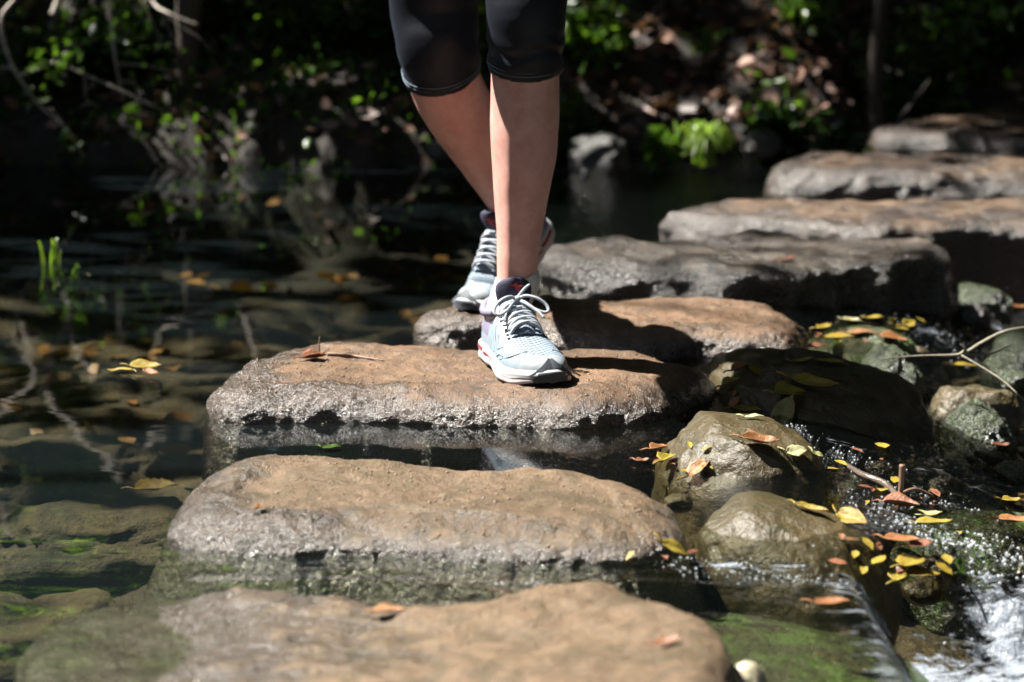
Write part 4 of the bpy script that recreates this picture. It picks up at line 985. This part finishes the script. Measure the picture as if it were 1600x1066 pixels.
def ring_loft(L, n=40, cap=True):
    """L: (centre, rx, ry) cross-sections across the path; x radius sideways, y radius front to back"""
    vs = []; m = len(L)
    for i, (c, rx, ry) in enumerate(L):
        t = (Vector(L[min(i + 1, m - 1)][0]) - Vector(L[max(i - 1, 0)][0])).normalized(); a = Vector((1, 0, 0)); a = (a - t * a.dot(t)).normalized(); b = t.cross(a)
        for k in range(n):
            w = 2 * math.pi * k / n; vs.append(Vector(c) + a * (rx * math.cos(w)) + b * (ry * math.sin(w)))
    fs = grid_faces(m, n)
    if cap: fs += [tuple(range(n))[::-1], tuple(range((m - 1) * n, m * n))]
    return vs, fs
def lerp_loft(L, steps):
    S = crom([tuple(c) + (rx, ry) for c, rx, ry in L], steps); return [(Vector(s[:3]), s[3], s[4]) for s in S]
def remeshed(name, parts, vox, mats, parent, smooth_it=6, disp=None):
    v, f = merge(parts); me = bpy.data.meshes.new(name + '_raw'); me.from_pydata([tuple(p) for p in v], [], f); me.update()
    bm = bmesh.new(); bm.from_mesh(me); bmesh.ops.recalc_face_normals(bm, faces=bm.faces); bm.to_mesh(me); bm.free()
    o = bpy.data.objects.new(name, me); COL.objects.link(o)
    r = o.modifiers.new('r', 'REMESH'); r.mode = 'VOXEL'; r.voxel_size = vox
    s = o.modifiers.new('s', 'SMOOTH'); s.factor = .5; s.iterations = smooth_it
    dg = bpy.context.evaluated_depsgraph_get(); m2 = bpy.data.meshes.new_from_object(o.evaluated_get(dg)); bpy.data.objects.remove(o); bpy.data.meshes.remove(me)
    if disp:
        ns = [vv.normal.copy() for vv in m2.vertices]
        for vv, nn in zip(m2.vertices, ns): vv.co += nn * disp(vv.co)
        m2.update()
    return link(name, m2, parent, mats)
def leg_px(L):
    return [(PY(px, py, Y), r / FPX * Y, rd / FPX * Y) for px, py, r, rd, Y in L]
person = empty('person', (-.04, 3.5, .05))
tag(person, 'walker in black capri leggings and pale running shoes stepping across the stones', 'person')
PARENT_OFF = person.location.copy()
zC = surface_z(P(845, 600, .052).x, P(845, 600, .052).y + .06, only=[stepC])
toeF = P(857, 607, .047); zs_ = [surface_z(toeF.x + dx, toeF.y + dy, only=[stepC]) for dx in (-.04, -.02, 0, .02) for dy in (.04, .08, .12, .17)]
zF = max(zs_) - .004; toeF.z = zF; print('FRONT SHOE Z', zF, zs_)
toeR = P(728, 492, .045); zs_ = [surface_z(toeR.x + dx, toeR.y + dy, only=[stepD]) for dx in (0, .02, .05) for dy in (.01, .03, .06)]
zR = max(zs_) - .004; toeR.z = zR; print('REAR SHOE Z', zR, zs_)
YF = toeF.y + .205
legF = leg_px([(808, 440, 32, 40, YF), (808.5, 405, 33, 42, YF - .003), (811, 360, 36.5, 46, YF - .006), (814, 315, 42, 51, YF - .01), (817, 270, 48, 57, YF - .012), (819, 225, 52.5, 62, YF - .014), (820, 180, 54.5, 62, YF - .02), (820.5, 140, 54.5, 58, YF - .028), (821, 105, 53.5, 55, YF - .038), (821.5, 60, 56, 57, YF - .05), (822, 0, 59, 61, YF - .05)])
YR = toeR.y + .10
legR = leg_px([(806, 345, 30, 36, YR + .02), (799, 325, 31, 38, YR), (783, 290, 36, 44, YR - .035), (757, 240, 45, 53, YR - .085), (728, 190, 53, 60, YR - .13), (705, 150, 56, 60, YR - .165), (692, 115, 57, 58, YR - .19), (684, 70, 60, 60, YR - .21), (677, 0, 65, 65, YR - .20)])
hipF = Vector((.035, YF + .05, .93)); hipR = Vector((-.125, YR - .19 - .03, .93)); hy = (hipF.y + hipR.y) / 2
hipF.y = hy - .02; hipR.y = hy + .02
def thigh(L, hip): 
    k = L[-1]; c = Vector(k[0]); return L + [((c * .6 + hip * .4), .070, .074), ((c * .25 + hip * .75), .082, .085), (hip, .085, .09)]
thF = thigh(legF, hipF); thR = thigh(legR, hipR); bx = -.045
torso = [(Vector((bx, hy, .84)), .13, .09), (Vector((bx, hy, .92)), .165, .11), (Vector((bx, hy, 1.00)), .15, .105), (Vector((bx, hy, 1.10)), .122, .088), (Vector((bx, hy - .01, 1.20)), .138, .10), (Vector((bx, hy - .01, 1.30)), .152, .105), (Vector((bx, hy, 1.38)), .15, .085), (Vector((bx, hy + .01, 1.42)), .085, .06), (Vector((bx, hy, 1.46)), .052, .055), (Vector((bx, hy - .01, 1.52)), .052, .058)]
def feet(D, theta):
    return [ring_loft([(D(Vector((0, SL * .10, .055))), .022, .022), (D(Vector((0, SL * .25, .05))), .027, .026), (D(Vector((0, SL * .5, .045))), .03, .02), (D(Vector((0, SL * .72, .035))), .036, .012), (D(Vector((0, SL * .88, .032))), .024, .008)], 20)]
shoeF, DF = make_shoe(person, toeF, math.radians(17), 0.0, 1)
shoeR, DR = make_shoe(person, toeR, math.radians(-37), math.radians(35), -1, bow=False)
parts = [ring_loft(lerp_loft(thF, 60)), ring_loft(lerp_loft(thR, 60)), ring_loft(lerp_loft(torso, 50), 48)] + feet(DF, 0) + feet(DR, 0)
for D_, L in ((DF, legF), (DR, legR)):
    parts.append(ring_loft([(D_(Vector((0, SL * .22, .045))), .026, .03), (D_(Vector((0, SL * .23, .075))), .028, .032), (L[0][0], L[0][1], L[0][2]), (L[1][0], L[1][1] * .98, L[1][2] * .98)], 30))
parts.append(ring_loft([(Vector((bx, hy - .01 + .02 * math.cos(a) * 0, 1.565 - .115 * math.cos(a))), .078 * math.sin(a) + .001, .096 * math.sin(a) + .001) for a in [math.pi * k / 16 for k in range(17)]], 30))
nose = tube([(bx, hy - .095, 1.585), (bx, hy - .115, 1.545), (bx, hy - .10, 1.535)], [.008, .013, .008], 8, 8); parts.append(nose)
for s in (-1, 1):
    parts.append(tube([(bx + s * .077, hy, 1.59), (bx + s * .084, hy + .005, 1.57), (bx + s * .076, hy, 1.54)], [.008, .014, .008], 8, 8))
    sh_ = Vector((bx + s * .15, hy, 1.37)); sw = s * .10; el = Vector((bx + s * .22, hy + .02 + sw * .5, 1.11)); wr = Vector((bx + s * .21, hy - .05 + sw * 1.2, .88)); parts.append(ring_loft(lerp_loft([(sh_ + Vector((-s * .03, 0, .02)), .045, .045), (sh_, .048, .048), (sh_.lerp(el, .5), .04, .042), (el, .034, .036), (el.lerp(wr, .4), .034, .034), (wr, .022, .026)], 30), 24))
    hd = (wr - el).normalized(); pc = wr + hd * .05; parts.append(ring_loft([(wr - hd * .01, .02, .026), (wr + hd * .02, .016, .034), (pc, .014, .042), (wr + hd * .09, .012, .040)], 20))
    for k in range(4):
        o_ = Vector((0, (k - 1.5) * .020, 0)); b0 = wr + hd * .085 + o_; ln = (.062, .075, .070, .055)[k]; parts.append(tube([b0, b0 + hd * ln * .5 + Vector((-s * .008, 0, 0)), b0 + hd * ln * .95 + Vector((-s * .024, 0, 0))], [.0095, .0085, .0065], 8, 9))
    b0 = wr + hd * .03 + Vector((0, -.03, 0)); parts.append(tube([b0, b0 + hd * .03 + Vector((-s * .004, -.022, 0)), b0 + hd * .062 + Vector((-s * .012, -.026, 0))], [.013, .0105, .008], 8, 9))
def shin(co):
    d = .0012 * noise.noise(co * 22)
    if .15 < co.z < .5 and co.y < YF + .02 and co.x > -.05: d += .0022 * math.exp(-((co.x - (PY(796, 250, YF).x)) / .010) ** 2)
    return d
body = remeshed('body', parts, .0050, mat_skin, person, 8, shin)
def shell(L, k0, e): return [(c, rx + e, ry + e) for c, rx, ry in L[k0:]]
def fold(co):
    if co.z > .75: return 0
    d = 0.0
    if co.x > -.055:
        z0 = legF[8][0].z; h = co.z - z0
        d += .0026 * math.sin(h * 190 + 3 * noise.noise(co * 20) + co.x * 18) * math.exp(-((h - .022) / .028) ** 2) + .0016 * math.exp(-((h + .004) / .006) ** 2)
    else:
        d += .0012 * math.sin(co.z * 90 + 4 * noise.noise(co * 14)) * sst(.6, .5, co.z)
    return d + .0010 * noise.noise(co * 12)
LF = lerp_loft(thF, 90); LR = lerp_loft(thR, 90)
kF = max(i for i, a in enumerate(LF) if a[0].z < PY(821, 103, YF - .03).z) ; kR = max(i for i, a in enumerate(LR) if a[0].z < PY(696, 112, YR - .17).z)
leg_parts = [ring_loft([(LF[kF][0], LF[kF][1] - .002, LF[kF][2] - .002)] + shell(LF, kF, .0046)), ring_loft([(LR[kR][0], LR[kR][1] - .002, LR[kR][2] - .002)] + shell(LR, kR, .0042)),
             ring_loft(lerp_loft([(c, a + .004, b + .004) for c, a, b in torso[:4]], 24), 48)]
remeshed('leggings', leg_parts, .0038, mat_legg, person, 3, fold)
remeshed('shirt', [ring_loft(lerp_loft([(c, a + .007, b + .007) for c, a, b in torso[2:8]], 30), 48)] + [ring_loft([(Vector((bx + s * .12, hy, 1.385)), .055, .055), (Vector((bx + s * .175, hy + s * .01, 1.30)), .054, .054), (Vector((bx + s * .195, hy + s * .02, 1.22)), .05, .05)], 24) for s in (-1, 1)], .007, mat_shirt, person, 4)
remeshed('hair', [ring_loft([(Vector((bx, hy + .022, 1.60 - .095 * math.cos(a))), .086 * math.sin(a) + .001, .098 * math.sin(a) + .001) for a in [math.pi * k / 14 for k in range(15)]], 30), tube([(bx, hy + .11, 1.63), (bx, hy + .16, 1.58), (bx, hy + .15, 1.45), (bx, hy + .14, 1.36)], [.02, .028, .024, .006], 12, 16)], .006, mat_hair, person, 3, lambda c: -.02 if (c.y < hy - .05 and c.z < 1.63) else 0)
mat_eye = flat('eye_dark', (.03, .02, .015), .1, .1)
for s in (-1, 1):
    v, f = tube([(bx + s * .032 - .011, hy - .094, 1.583), (bx + s * .032, hy - .098, 1.583), (bx + s * .032 + .011, hy - .092, 1.583)], [.002, .006, .002], 8, 9); mesh('eye', v, f, mat_eye, person)
v, f = tube([(bx - .024, hy - .094, 1.508), (bx, hy - .101, 1.505), (bx + .024, hy - .094, 1.508)], [.002, .006, .002], 8, 12); mesh('mouth', v, f, flat('lips', (.42, .14, .12), .4, .1), person)
parts = []
for LL, k0, e_ in ((LF, kF, .0052), (LR, kR, .0048)):
    for up_ in (.011, .0135):
        i0 = next(i for i in range(k0, len(LL)) if (LL[i][0] - LL[k0][0]).length >= up_); rv, _ = ring_loft([LL[i0 - 1], (LL[i0][0], LL[i0][1] + e_, LL[i0][2] + e_), LL[i0 + 1]], 40, False); rg = rv[40:80]
        parts.append(tube(rg + [rg[0]], .0006, 5, 120))
v, f = merge(parts[:2]); hs = mesh('hem_stitching', v, f, mat_line, bpy.data.objects['leggings'])
v, f = merge(parts[2:]); hs = mesh('hem_stitching', v, f, mat_line, bpy.data.objects['leggings'])
# socks
def sock(D, L, topi):
    a = D(Vector((0, SL * .21, .06))); R_ = [(a, .031, .037), (D(Vector((0, SL * .215, .082))), .031, .038)] + [(c, rx + .003, ry + .003) for c, rx, ry in L[:topi]]
    S = lerp_loft(R_, 26); c, rx, ry = S[-1]; S.append((Vector(c), rx - .002, ry - .002)); S.append((Vector(c) + (S[-3][0] - Vector(c)) * .6, rx - .004, ry - .004))
    v, f = ring_loft(S[:-1], 44, False); return mesh('sock', v, f, mat_sock, person)
sock(DF, [(PY(808, 444, YF), legF[0][1], legF[0][2]), (PY(808, 434, YF), legF[0][1], legF[0][2])], 2); sock(DR, legR[:2], 2)
for ch in list(person.children): ch.matrix_parent_inverse = Matrix.Translation(-PARENT_OFF)

# ------------------------------------------------------------------ fallen leaves, twigs
ALLB = []
for o in BVH_SRC + [water]:
    me = o.data; n = len(me.vertices); a = np.empty(n * 3, np.float32); me.vertices.foreach_get('co', a)
    ALLB.append((o, BVHTree.FromPolygons(a.reshape(-1, 3).tolist(), [tuple(p.vertices) for p in me.polygons])))
def aim(px, py):
    d = ray(px, py).normalized(); best = None
    for o, b in ALLB:
        h = b.ray_cast(CP, d)
        if h[0] is not None and (best is None or h[3] < best[3]): best = (h[0], h[1], o, h[3])
    return best
def fallen(px, py, L, mat, rot, label, aspect=.5, curl=.25, tip=1.0, lift=.003, tilt=0.0, seed=0, stalk=True, cat='leaf', name='fallen_leaf', toothed=False, cup=0.0):
    h = aim(px, py); rn = random.Random(seed * 7 + int(px)); L *= rn.uniform(.92, 1.05); aspect = min(.85, aspect * 1.2); curl *= rn.uniform(.7, 2.0) if curl < .5 else 1; n = h[1] if h[1].z > 0 else -h[1]
    if h[2] is water: n = Vector((0, 0, 1))
    n = (n + Vector((0, 0, .8))).normalized(); nu, nv = 19, 9; vs, fs = [], []; rn_tip = rn.random()
    for i in range(nu):
        u = i / (nu - 1); w = L * aspect * .5 * (math.sin(math.pi * u ** .8) ** .8) * (1 - .25 * u * tip) + .0004
        w *= 1 + .16 * noise.noise(Vector((u * 9, seed * 3.3, 0)))
        if rn_tip < .35 and u > .86: w *= .35 + rn_tip
        if toothed: w *= 1 + .10 * math.sin(u * 40)
        for j in range(nv):
            v = (j / (nv - 1) - .5) * 2; x = (u - .5) * L
            z = abs(v) * w * curl + curl * .5 * (u - .5) ** 2 * L * rn.choice([1]) + .0010 * math.sin(u * 6 + seed) + .0008 * math.sin(v * 4 + u * 9 + seed) * abs(v) - cup * abs(v) ** 2 * w
            vs.append(Vector((x, v * w, z)))
    fs = grid_faces(nu, nv, False)
    if stalk:
        v_, f_ = tube([(-L * .5, 0, curl * .12 * L), (-L * .64, .004, .002 + curl * .1 * L), (-L * .78, .010, .001)], [.0010, .0008, .0006], 5, 8); k = len(vs); vs += v_; fs += [tuple(a + k for a in q_) for q_ in f_]
    o = mesh(name, vs, fs, mat); va_ = rn.random(); at = o.data.attributes.new('vary', 'FLOAT', 'POINT'); at.data.foreach_set('value', [min(1, max(0, va_ + .25 * math.sin(q_ * 1.7))) for q_ in range(len(vs))])
    sm = o.modifiers.new('thick', 'SOLIDIFY'); sm.thickness = .0006
    q = Vector((0, 0, 1)).rotation_difference(n) @ Quaternion((0, 0, 1), rot) @ Quaternion((1, 0, 0), tilt)
    if h[2] is not stepC: q = Quaternion((1, 0, 0), rn.uniform(.0, .16)) @ q; lift += L * aspect * .05
    o.rotation_mode = 'QUATERNION'; o.rotation_quaternion = q; o.location = h[0] + n * lift
    tag(o, label, cat, 'fallen leaves on the water and stones'); return o
def old_leaf(name, a, b, spot, trans):
    m = M(name, .32); at = m.n('ShaderNodeAttribute'); at.attribute_name = 'vary'
    n = m.noise(70, 4); n2 = m.noise(130, 5, .7); c = m.mix(at.outputs['Fac'], a, b)
    c = m.mix(m.ramp(n, [(.50, 0.), (.68, .85)]).outputs[0], c, spot); c = m.mix(m.ramp(n2, [(.62, 0.), (.72, .9)]).outputs[0], c, tuple(x * .35 for x in spot))
    m.into(c, 'Base Color'); m.into(m.bump(n2.outputs[0], .002), 'Normal')
    t = m.n('ShaderNodeBsdfTranslucent'); m.t.links.new(c, t.inputs[0]); mx = m.n('ShaderNodeMixShader'); mx.inputs[0].default_value = trans; m.l(m.b, 0, mx, 1); m.l(t, 0, mx, 2); m.l(mx, 0, m.out, 0); return m.m
mat_yellow = old_leaf('old_leaf_yellow', (.27, .19, .025), (.40, .33, .06), (.26, .15, .03), .3)
mat_pale = old_leaf('old_leaf_pale', (.42, .40, .15), (.50, .50, .30), (.36, .28, .10), .3)
mat_orange = old_leaf('old_leaf_orange', (.24, .10, .04), (.36, .18, .07), (.20, .08, .03), .2)
mat_brownleaf = old_leaf('old_leaf_brown', (.14, .05, .03), (.26, .11, .06), (.08, .035, .02), .1)
Yl, Pa, Or, Br, Gr = mat_yellow, mat_pale, mat_orange, mat_brownleaf, mat_leaf2
mat_sunk = old_leaf('sunk_leaf_ochre', (.30, .20, .05), (.30, .20, .05), (.2, .12, .04), .1)
LV = [
 (187, 583, .042, Yl, 3.0, 'slim yellow leaf floating with two others in the pool', dict(aspect=.38)),
 (228, 577, .055, Yl, .15, 'pale yellow leaf in the middle of the floating trio', dict(aspect=.5, tilt=.25)),
 (236, 588, .032, Or, -.6, 'orange leaf at the end of the floating trio', dict(aspect=.6)),
 (243, 749, .058, mat_sunk, .25, 'broad ochre leaf lying just under the pool surface', dict(aspect=.75, toothed=True, lift=-.016)),
 (518, 704, .030, Gr, .1, 'small green leaf floating behind the low tan stone', dict(aspect=.45)),
 (492, 562, .040, Br, .5, 'curled dead brown leaf casting a shadow on the front stone', dict(aspect=.6, curl=.75, lift=.002)),
 (407, 797, .014, Or, 1.4, 'tiny rust leaf scrap on the low tan stone', dict(aspect=.6, curl=.8)),
 (610, 962, .035, Or, .1, 'buff leaf stuck to the nearest stone', dict(aspect=.6)),
 (1230, 407, .050, Br, .75, 'rusty narrow leaf on the thick craggy stone', dict(aspect=.25)),
 (1168, 645, .042, Yl, -.3, 'yellow leaf wedged between two boulders', dict(aspect=.55)),
 (1150, 632, .026, Or, .9, 'orange scrap behind the wedged yellow leaf', dict(aspect=.6)),
 (1178, 655, .030, Pa, .2, 'thin yellow leaf edge at the rim of the olive boulder', dict(aspect=.3)),
 (1225, 646, .062, Pa, 1.0, 'large cream leaf hanging over the flank of the biggest boulder', dict(aspect=.5, tilt=.3)),
 (1232, 620, .052, Yl, .4, 'crumpled olive-yellow leaf above the large cream leaf', dict(aspect=.6, curl=.6)),
 (1272, 600, .075, Yl, -.1, 'long yellow-green leaf pointing along the biggest boulder', dict(aspect=.3)),
 (1228, 598, .030, Br, 1.9, 'small standing brown leaf beside the long yellow-green one', dict(aspect=.6, tilt=.9)),
 (1255, 567, .038, Yl, .05, 'small yellow leaf at the back rim of the biggest boulder', dict(aspect=.35)),
 (1300, 572, .055, Yl, -.2, 'yellow-olive leaf behind the rim of the biggest boulder', dict(aspect=.35)),
 (1160, 580, .036, Or, .4, 'dry orange-brown leaf at the end of the sandy stone', dict(aspect=.6, curl=.7)),
 (1145, 603, .034, Yl, .2, 'half-sunk yellow leaf ring beside the front stone', dict(aspect=.6, curl=.8)),
 (1340, 592, .020, Gr, -.2, 'thin green sliver on the dark top of the biggest boulder', dict(aspect=.2)),
 (1188, 696, .052, Or, -.05, 'rust orange leaf lying on the olive boulder', dict(aspect=.4, curl=.4)),
 (1243, 709, .034, Pa, .4, 'cream leaf on the shoulder of the olive boulder', dict(aspect=.6)),
 (1276, 715, .020, Pa, .1, 'tiny white leaf beside the cream one', dict(aspect=.5)),
 (1095, 735, .042, Or, .5, 'buff orange leaf on the near slope of the olive boulder', dict(aspect=.5)),
 (1042, 722, .038, Yl, 1.2, 'yellow-brown leaf at the waterline of the olive boulder', dict(aspect=.6, curl=.6)),
 (1030, 706, .032, Or, .7, 'torn orange leaf behind the yellow-brown one', dict(aspect=.6, curl=.6)),
 (1004, 724, .020, Br, .2, 'small sunk brown leaf next to the olive boulder', dict(aspect=.6)),
 (1268, 801, .044, Yl, -.35, 'yellow leaf on the top edge of the long wet boulder', dict(aspect=.35)),
 (1332, 817, .050, Yl, -.8, 'green-yellow leaf standing behind the long wet boulder', dict(aspect=.5, tilt=.5)),
 (1052, 862, .042, Yl, .2, 'yellow leaf under the foam at the boulder edge', dict(aspect=.5)),
 (1408, 797, .050, Br, -.2, 'curled copper leaf at the foot of the upright stick', dict(aspect=.6, curl=.8)),
 (1460, 822, .052, Yl, .25, 'long yellow leaf on the green slab', dict(aspect=.4)),
 (1445, 808, .050, Pa, .05, 'pale yellow leaf behind the long one on the slab', dict(aspect=.45)),
 (1408, 850, .046, Or, -.3, 'orange leaf in the splashing gap', dict(aspect=.6)),
 (1440, 858, .034, Br, .3, 'dark red leaf in the splashing gap', dict(aspect=.6)),
 (1425, 885, .044, Yl, .9, 'bright yellow leaf heap top in the splashing gap', dict(aspect=.7)),
 (1442, 905, .044, Yl, .2, 'bright yellow leaf lowest in the splashing gap', dict(aspect=.7)),
 (1402, 905, .036, Yl, 1.3, 'yellow leaf touching the long wet boulder', dict(aspect=.6)),
 (1580, 786, .030, Yl, .1, 'small yellow leaf near the back of the green slab', dict(aspect=.6)),
 (1588, 820, .052, Or, -.1, 'salmon leaf on the green slab', dict(aspect=.5)),
 (1500, 890, .050, Gr, 1.4, 'upright green leaf at the brink of the white water', dict(aspect=.35, tilt=.8)),
 (1312, 532, .058, Yl, .1, 'golden leaf in the drift behind the mossy rock', dict(aspect=.5)),
 (1345, 522, .050, Or, .05, 'long orange leaf in the drift', dict(aspect=.3)),
 (1395, 533, .052, Or, -.05, 'orange-gold leaf at the drift end', dict(aspect=.5)),
 (1420, 510, .040, Yl, .9, 'yellow leaf standing at the brink behind the drift', dict(aspect=.5, tilt=.4)),
 (1288, 515, .040, Yl, .7, 'mustard leaf at the start of the drift', dict(aspect=.5)),
 (1330, 505, .040, Pa, -.4, 'olive leaf at the back of the drift', dict(aspect=.5)),
 (1368, 500, .036, Yl, .2, 'small yellow leaf against the thick craggy stone', dict(aspect=.5)),
 (1275, 545, .040, Br, .3, 'brown leaf at the near edge of the drift', dict(aspect=.5)),
 (1508, 575, .050, Yl, .02, 'narrow yellow leaf on the flat-topped rock', dict(aspect=.28)),
 (1585, 485, .055, Or, .2, 'tawny wet leaf in the upper cascade', dict(aspect=.5)),
 (1565, 700, .030, Br, .2, 'brown leaf beside the round mossy rock', dict(aspect=.5)),
 (1045, 1010, .030, Br, .2, 'dark leaf under the sliding water', dict(aspect=.5)),
 (1300, 948, .045, Or, .1, 'brown leaf on the algae ledge', dict(aspect=.4)),
]
for i, (px, py, L, m, r, lab, kw) in enumerate(LV): fallen(px, py, L, m, r, lab, seed=i, **kw)
def twig(name, px_pts, rads, label, mat=mat_twig):
    b = Vector(px_pts[0][0]); parts = [tube([Vector(p) - b for p in L], r, 6, len(L) * 5) for L, r in zip(px_pts, rads)]
    v, f = merge(parts); o = mesh(name, v, f, mat); o.location = b; tag(o, label, 'twig', 'twigs on the stones'); return o
def on(px, py, up=.003): h = aim(px, py); return h[0] + Vector((0, 0, up))
twig('twig', [[on(512, 556), on(535, 557), on(558, 560), on(600, 566)]], [[.003, .003, .0025, .001]], 'short brown twig beside the curled leaf on the front stone')
twig('twig', [[on(499, 553), on(499, 553) + Vector((0, 0, .012)), on(499, 553) + Vector((.001, 0, .024))]], [[.0014, .0012, .001]], 'tiny upright stalk sticking up behind the curled leaf')
Yt = 3.62
twig('twig', [[PY(1380, 560, Yt), PY(1440, 556, Yt), PY(1500, 554, Yt), PY(1530, 538, Yt), PY(1565, 520, Yt), PY(1600, 512, Yt), PY(1660, 505, Yt)], [PY(1500, 554, Yt), PY(1545, 553, Yt), PY(1570, 543, Yt), PY(1582, 537, Yt)], [PY(1500, 554, Yt), PY(1508, 545, Yt), PY(1500, 538, Yt)],
              [PY(1500, 554, Yt), PY(1560, 590, Yt - .05), PY(1595, 620, Yt - .1), PY(1640, 660, Yt - .2)]], [[.001, .0015, .003, .0032, .003, .0025, .003], [.002, .002, .0016, .001], [.0025, .002, .001], [.002, .0015, .001, .001]],
     'forked lichened twig reaching over the flat-topped rock', flat('twig_lichened', (.20, .18, .13), .75, .5, 160, .002))
a = on(1403, 790); twig('stick', [[a + Vector((0, 0, -.02)), a + Vector((.003, 0, .02)), a + Vector((.004, 0, .052))]], [[.0035, .0035, .0042]], 'upright broken stick standing among the copper leaves')
twig('stick', [[on(1404, 778, .004), on(1430, 774, .008), on(1458, 780, .004)]], [[.0025, .003, .002]], 'short dark stick lying behind the upright one')
twig('stick', [[on(1592, 895, 0), PY(1596, 870, 2.85), PY(1582, 848, 2.85)]], [[.002, .003, .002]], 'thin bent stalk at the brink of the white water', mat_deadwood)
twig('stick', [[on(1315, 722, 0), on(1345, 745, .004), on(1385, 765, .006), on(1410, 790, .004)]], [[.003, .0045, .005, .003]], 'grey wet stick wedged below the biggest boulder', flat('stick_wet', (.09, .07, .055), .3, .6, 60, .004))

# grit and crumbs on the slab tops, foam bubbles where the water breaks: nobody could count them
def crumbs(name, pts, mat, label, kindcat, sub=1):
    V, F = ico(sub); co = []; q = []
    Va = np.array([tuple(v) for v in V]); Fa = np.array(F); k = 0
    for p, r, sq in pts:
        j = 1 + .25 * nr.normal(size=(len(Va), 1)) * (0 if sub > 1 else 1); co.append(Va * j * np.array([[r, r, r * sq]]) + np.array([tuple(p)])); q.append(Fa + k); k += len(Va)
    o = np_mesh(name, np.concatenate(co), np.concatenate(q), mat, smooth=True); tag(o, label, kindcat, kind='stuff')
def top_points(src, n, x0, x1, y0, y1, clus):
    b = [b for o, b in ALLB if o is src][0]; out = []
    while len(out) < n:
        x = rnd.uniform(x0, x1); y = rnd.uniform(y0, y1)
        if rnd.random() > .15 + 1.8 * max(0, fr(Vector((x * clus, y * clus, 5)), 3)): continue
        h = b.ray_cast(Vector((x, y, 1)), Vector((0, 0, -1)))
        if h[0] is None or h[0].z < .012 or h[1].z < .8: continue
        r = rnd.choice([.0007, .0009, .0012, .0016, .0024]); out.append((h[0] + Vector((0, 0, r * .15)), r, .6))
    return out
pts = top_points(stepC, 900, -.5, .35, 3.15, 3.5, 9) + top_points(stepB, 500, -.45, .25, 2.5, 2.9, 8) + top_points(stepA, 220, -.3, .25, 1.9, 2.4, 8) + top_points(stepD, 250, -.15, .5, 3.6, 4.0, 8)
crumbs('stone_grit', pts, flat('grit', (.17, .12, .085), .4, .5, 300), 'sand grains and crumbs scattered on the stepping stones', 'grit')
wb = ALLB[-1][1]; pts = []
def froth(px, py, z, n, sx, sy, r0=.0004, r1=.0019):
    c = P(px, py, z)
    for _ in range(n):
        x = c.x + rnd.gauss(0, sx); y = c.y + rnd.gauss(0, sy); h = wb.ray_cast(Vector((x, y, 1)), Vector((0, 0, -1)))
        if h[0] is None: continue
        r = r0 + (r1 - r0) * rnd.random() ** 3; pts.append((h[0] + Vector((0, 0, r * rnd.uniform(-.2, .8))), r, 1))
for a in [(1130, 868, 0, 120, .045, .012), (1220, 885, 0, 140, .05, .014), (1040, 862, 0, 50, .03, .01), (1450, 515, -.05, 120, .06, .06), (1560, 490, -.06, 120, .08, .07), (1400, 845, -.06, 160, .035, .035), (1440, 800, -.06, 120, .05, .025),
          (1320, 750, -.05, 90, .03, .04), (1250, 690, -.02, 40, .015, .03), (1550, 960, -.12, 500, .07, .07, .0005, .0026), (1500, 935, -.1, 160, .03, .02), (1500, 710, -.1, 90, .06, .03), (1430, 880, -.07, 140, .03, .03), (820, 905, 0, 25, .03, .008)]: froth(*a)
mb = M('bubble', .08); mb.set('Base Color', (.75, .8, .85)); mb.set('Specular IOR Level', 1.0); mb.set('Coat Weight', .8)
tb = mb.n('ShaderNodeBsdfTransparent'); mxb = mb.n('ShaderNodeMixShader'); mxb.inputs[0].default_value = .4; mb.l(tb, 0, mxb, 1); mb.l(mb.b, 0, mxb, 2); mb.l(mxb, 0, mb.out, 0)
crumbs('froth', pts, mb.m, 'bubbles and spray where the water breaks over the rocks', 'froth', 2)

def debris(n):
    C_ = []; D_ = []
    regions = [(1250, 500, 1430, 550, 3), (1120, 560, 1320, 680, 2), (1300, 740, 1480, 900, 4), (1010, 690, 1110, 740, 1), (1400, 780, 1600, 860, 1), (980, 840, 1100, 880, 1), (1300, 470, 1600, 620, 1), (1280, 690, 1420, 770, 2)]
    w = [r[4] for r in regions]
    for _ in range(n):
        r = rnd.choices(regions, w)[0]; h = aim(rnd.uniform(r[0], r[2]), rnd.uniform(r[1], r[3]))
        if h is None: continue
        nn = h[1] if h[1].z > 0 else -h[1]; t = Vector((rnd.gauss(0, 1), rnd.gauss(0, 1), 0)); t = (t - nn * t.dot(nn)).normalized()
        C_.append(h[0] + nn * .003); D_.append(t)
    return np.array([tuple(c) for c in C_]), np.array([tuple(d) for d in D_])
for nm, m_, n_, sz, lab in (('leaf_debris', mat_brownleaf, 34, .018, 'brown leaf scraps caught between the boulders'), ('leaf_debris', mat_yellow, 30, .022, 'yellow and olive leaf scraps caught between the boulders')):
    c_, d_ = debris(n_); s_ = np.cross(d_, [0, 0, 1.0]); co = []; q = []
    for i_ in range(len(c_)):
        L = sz * rnd.uniform(.4, 1.4); W = L * rnd.uniform(.2, .4); k = len(co)
        for a_, b_ in ((-.5, 0), (-.2, 1), (.2, .8), (.5, 0), (.15, -.9), (-.2, -.7)): co.append(c_[i_] + d_[i_] * L * a_ + s_[i_] * W * b_ + np.array([0, 0, .0015 * abs(b_) + rnd.uniform(0, .002)]))
        q += [[k, k + 1, k + 2, k + 3], [k, k + 3, k + 4, k + 5]]
    o = np_mesh(nm, np.array(co), np.array(q), m_, attr=np.repeat(nr.uniform(0, 1, len(c_)), 6)); tag(o, lab, 'leaf debris', kind='stuff')
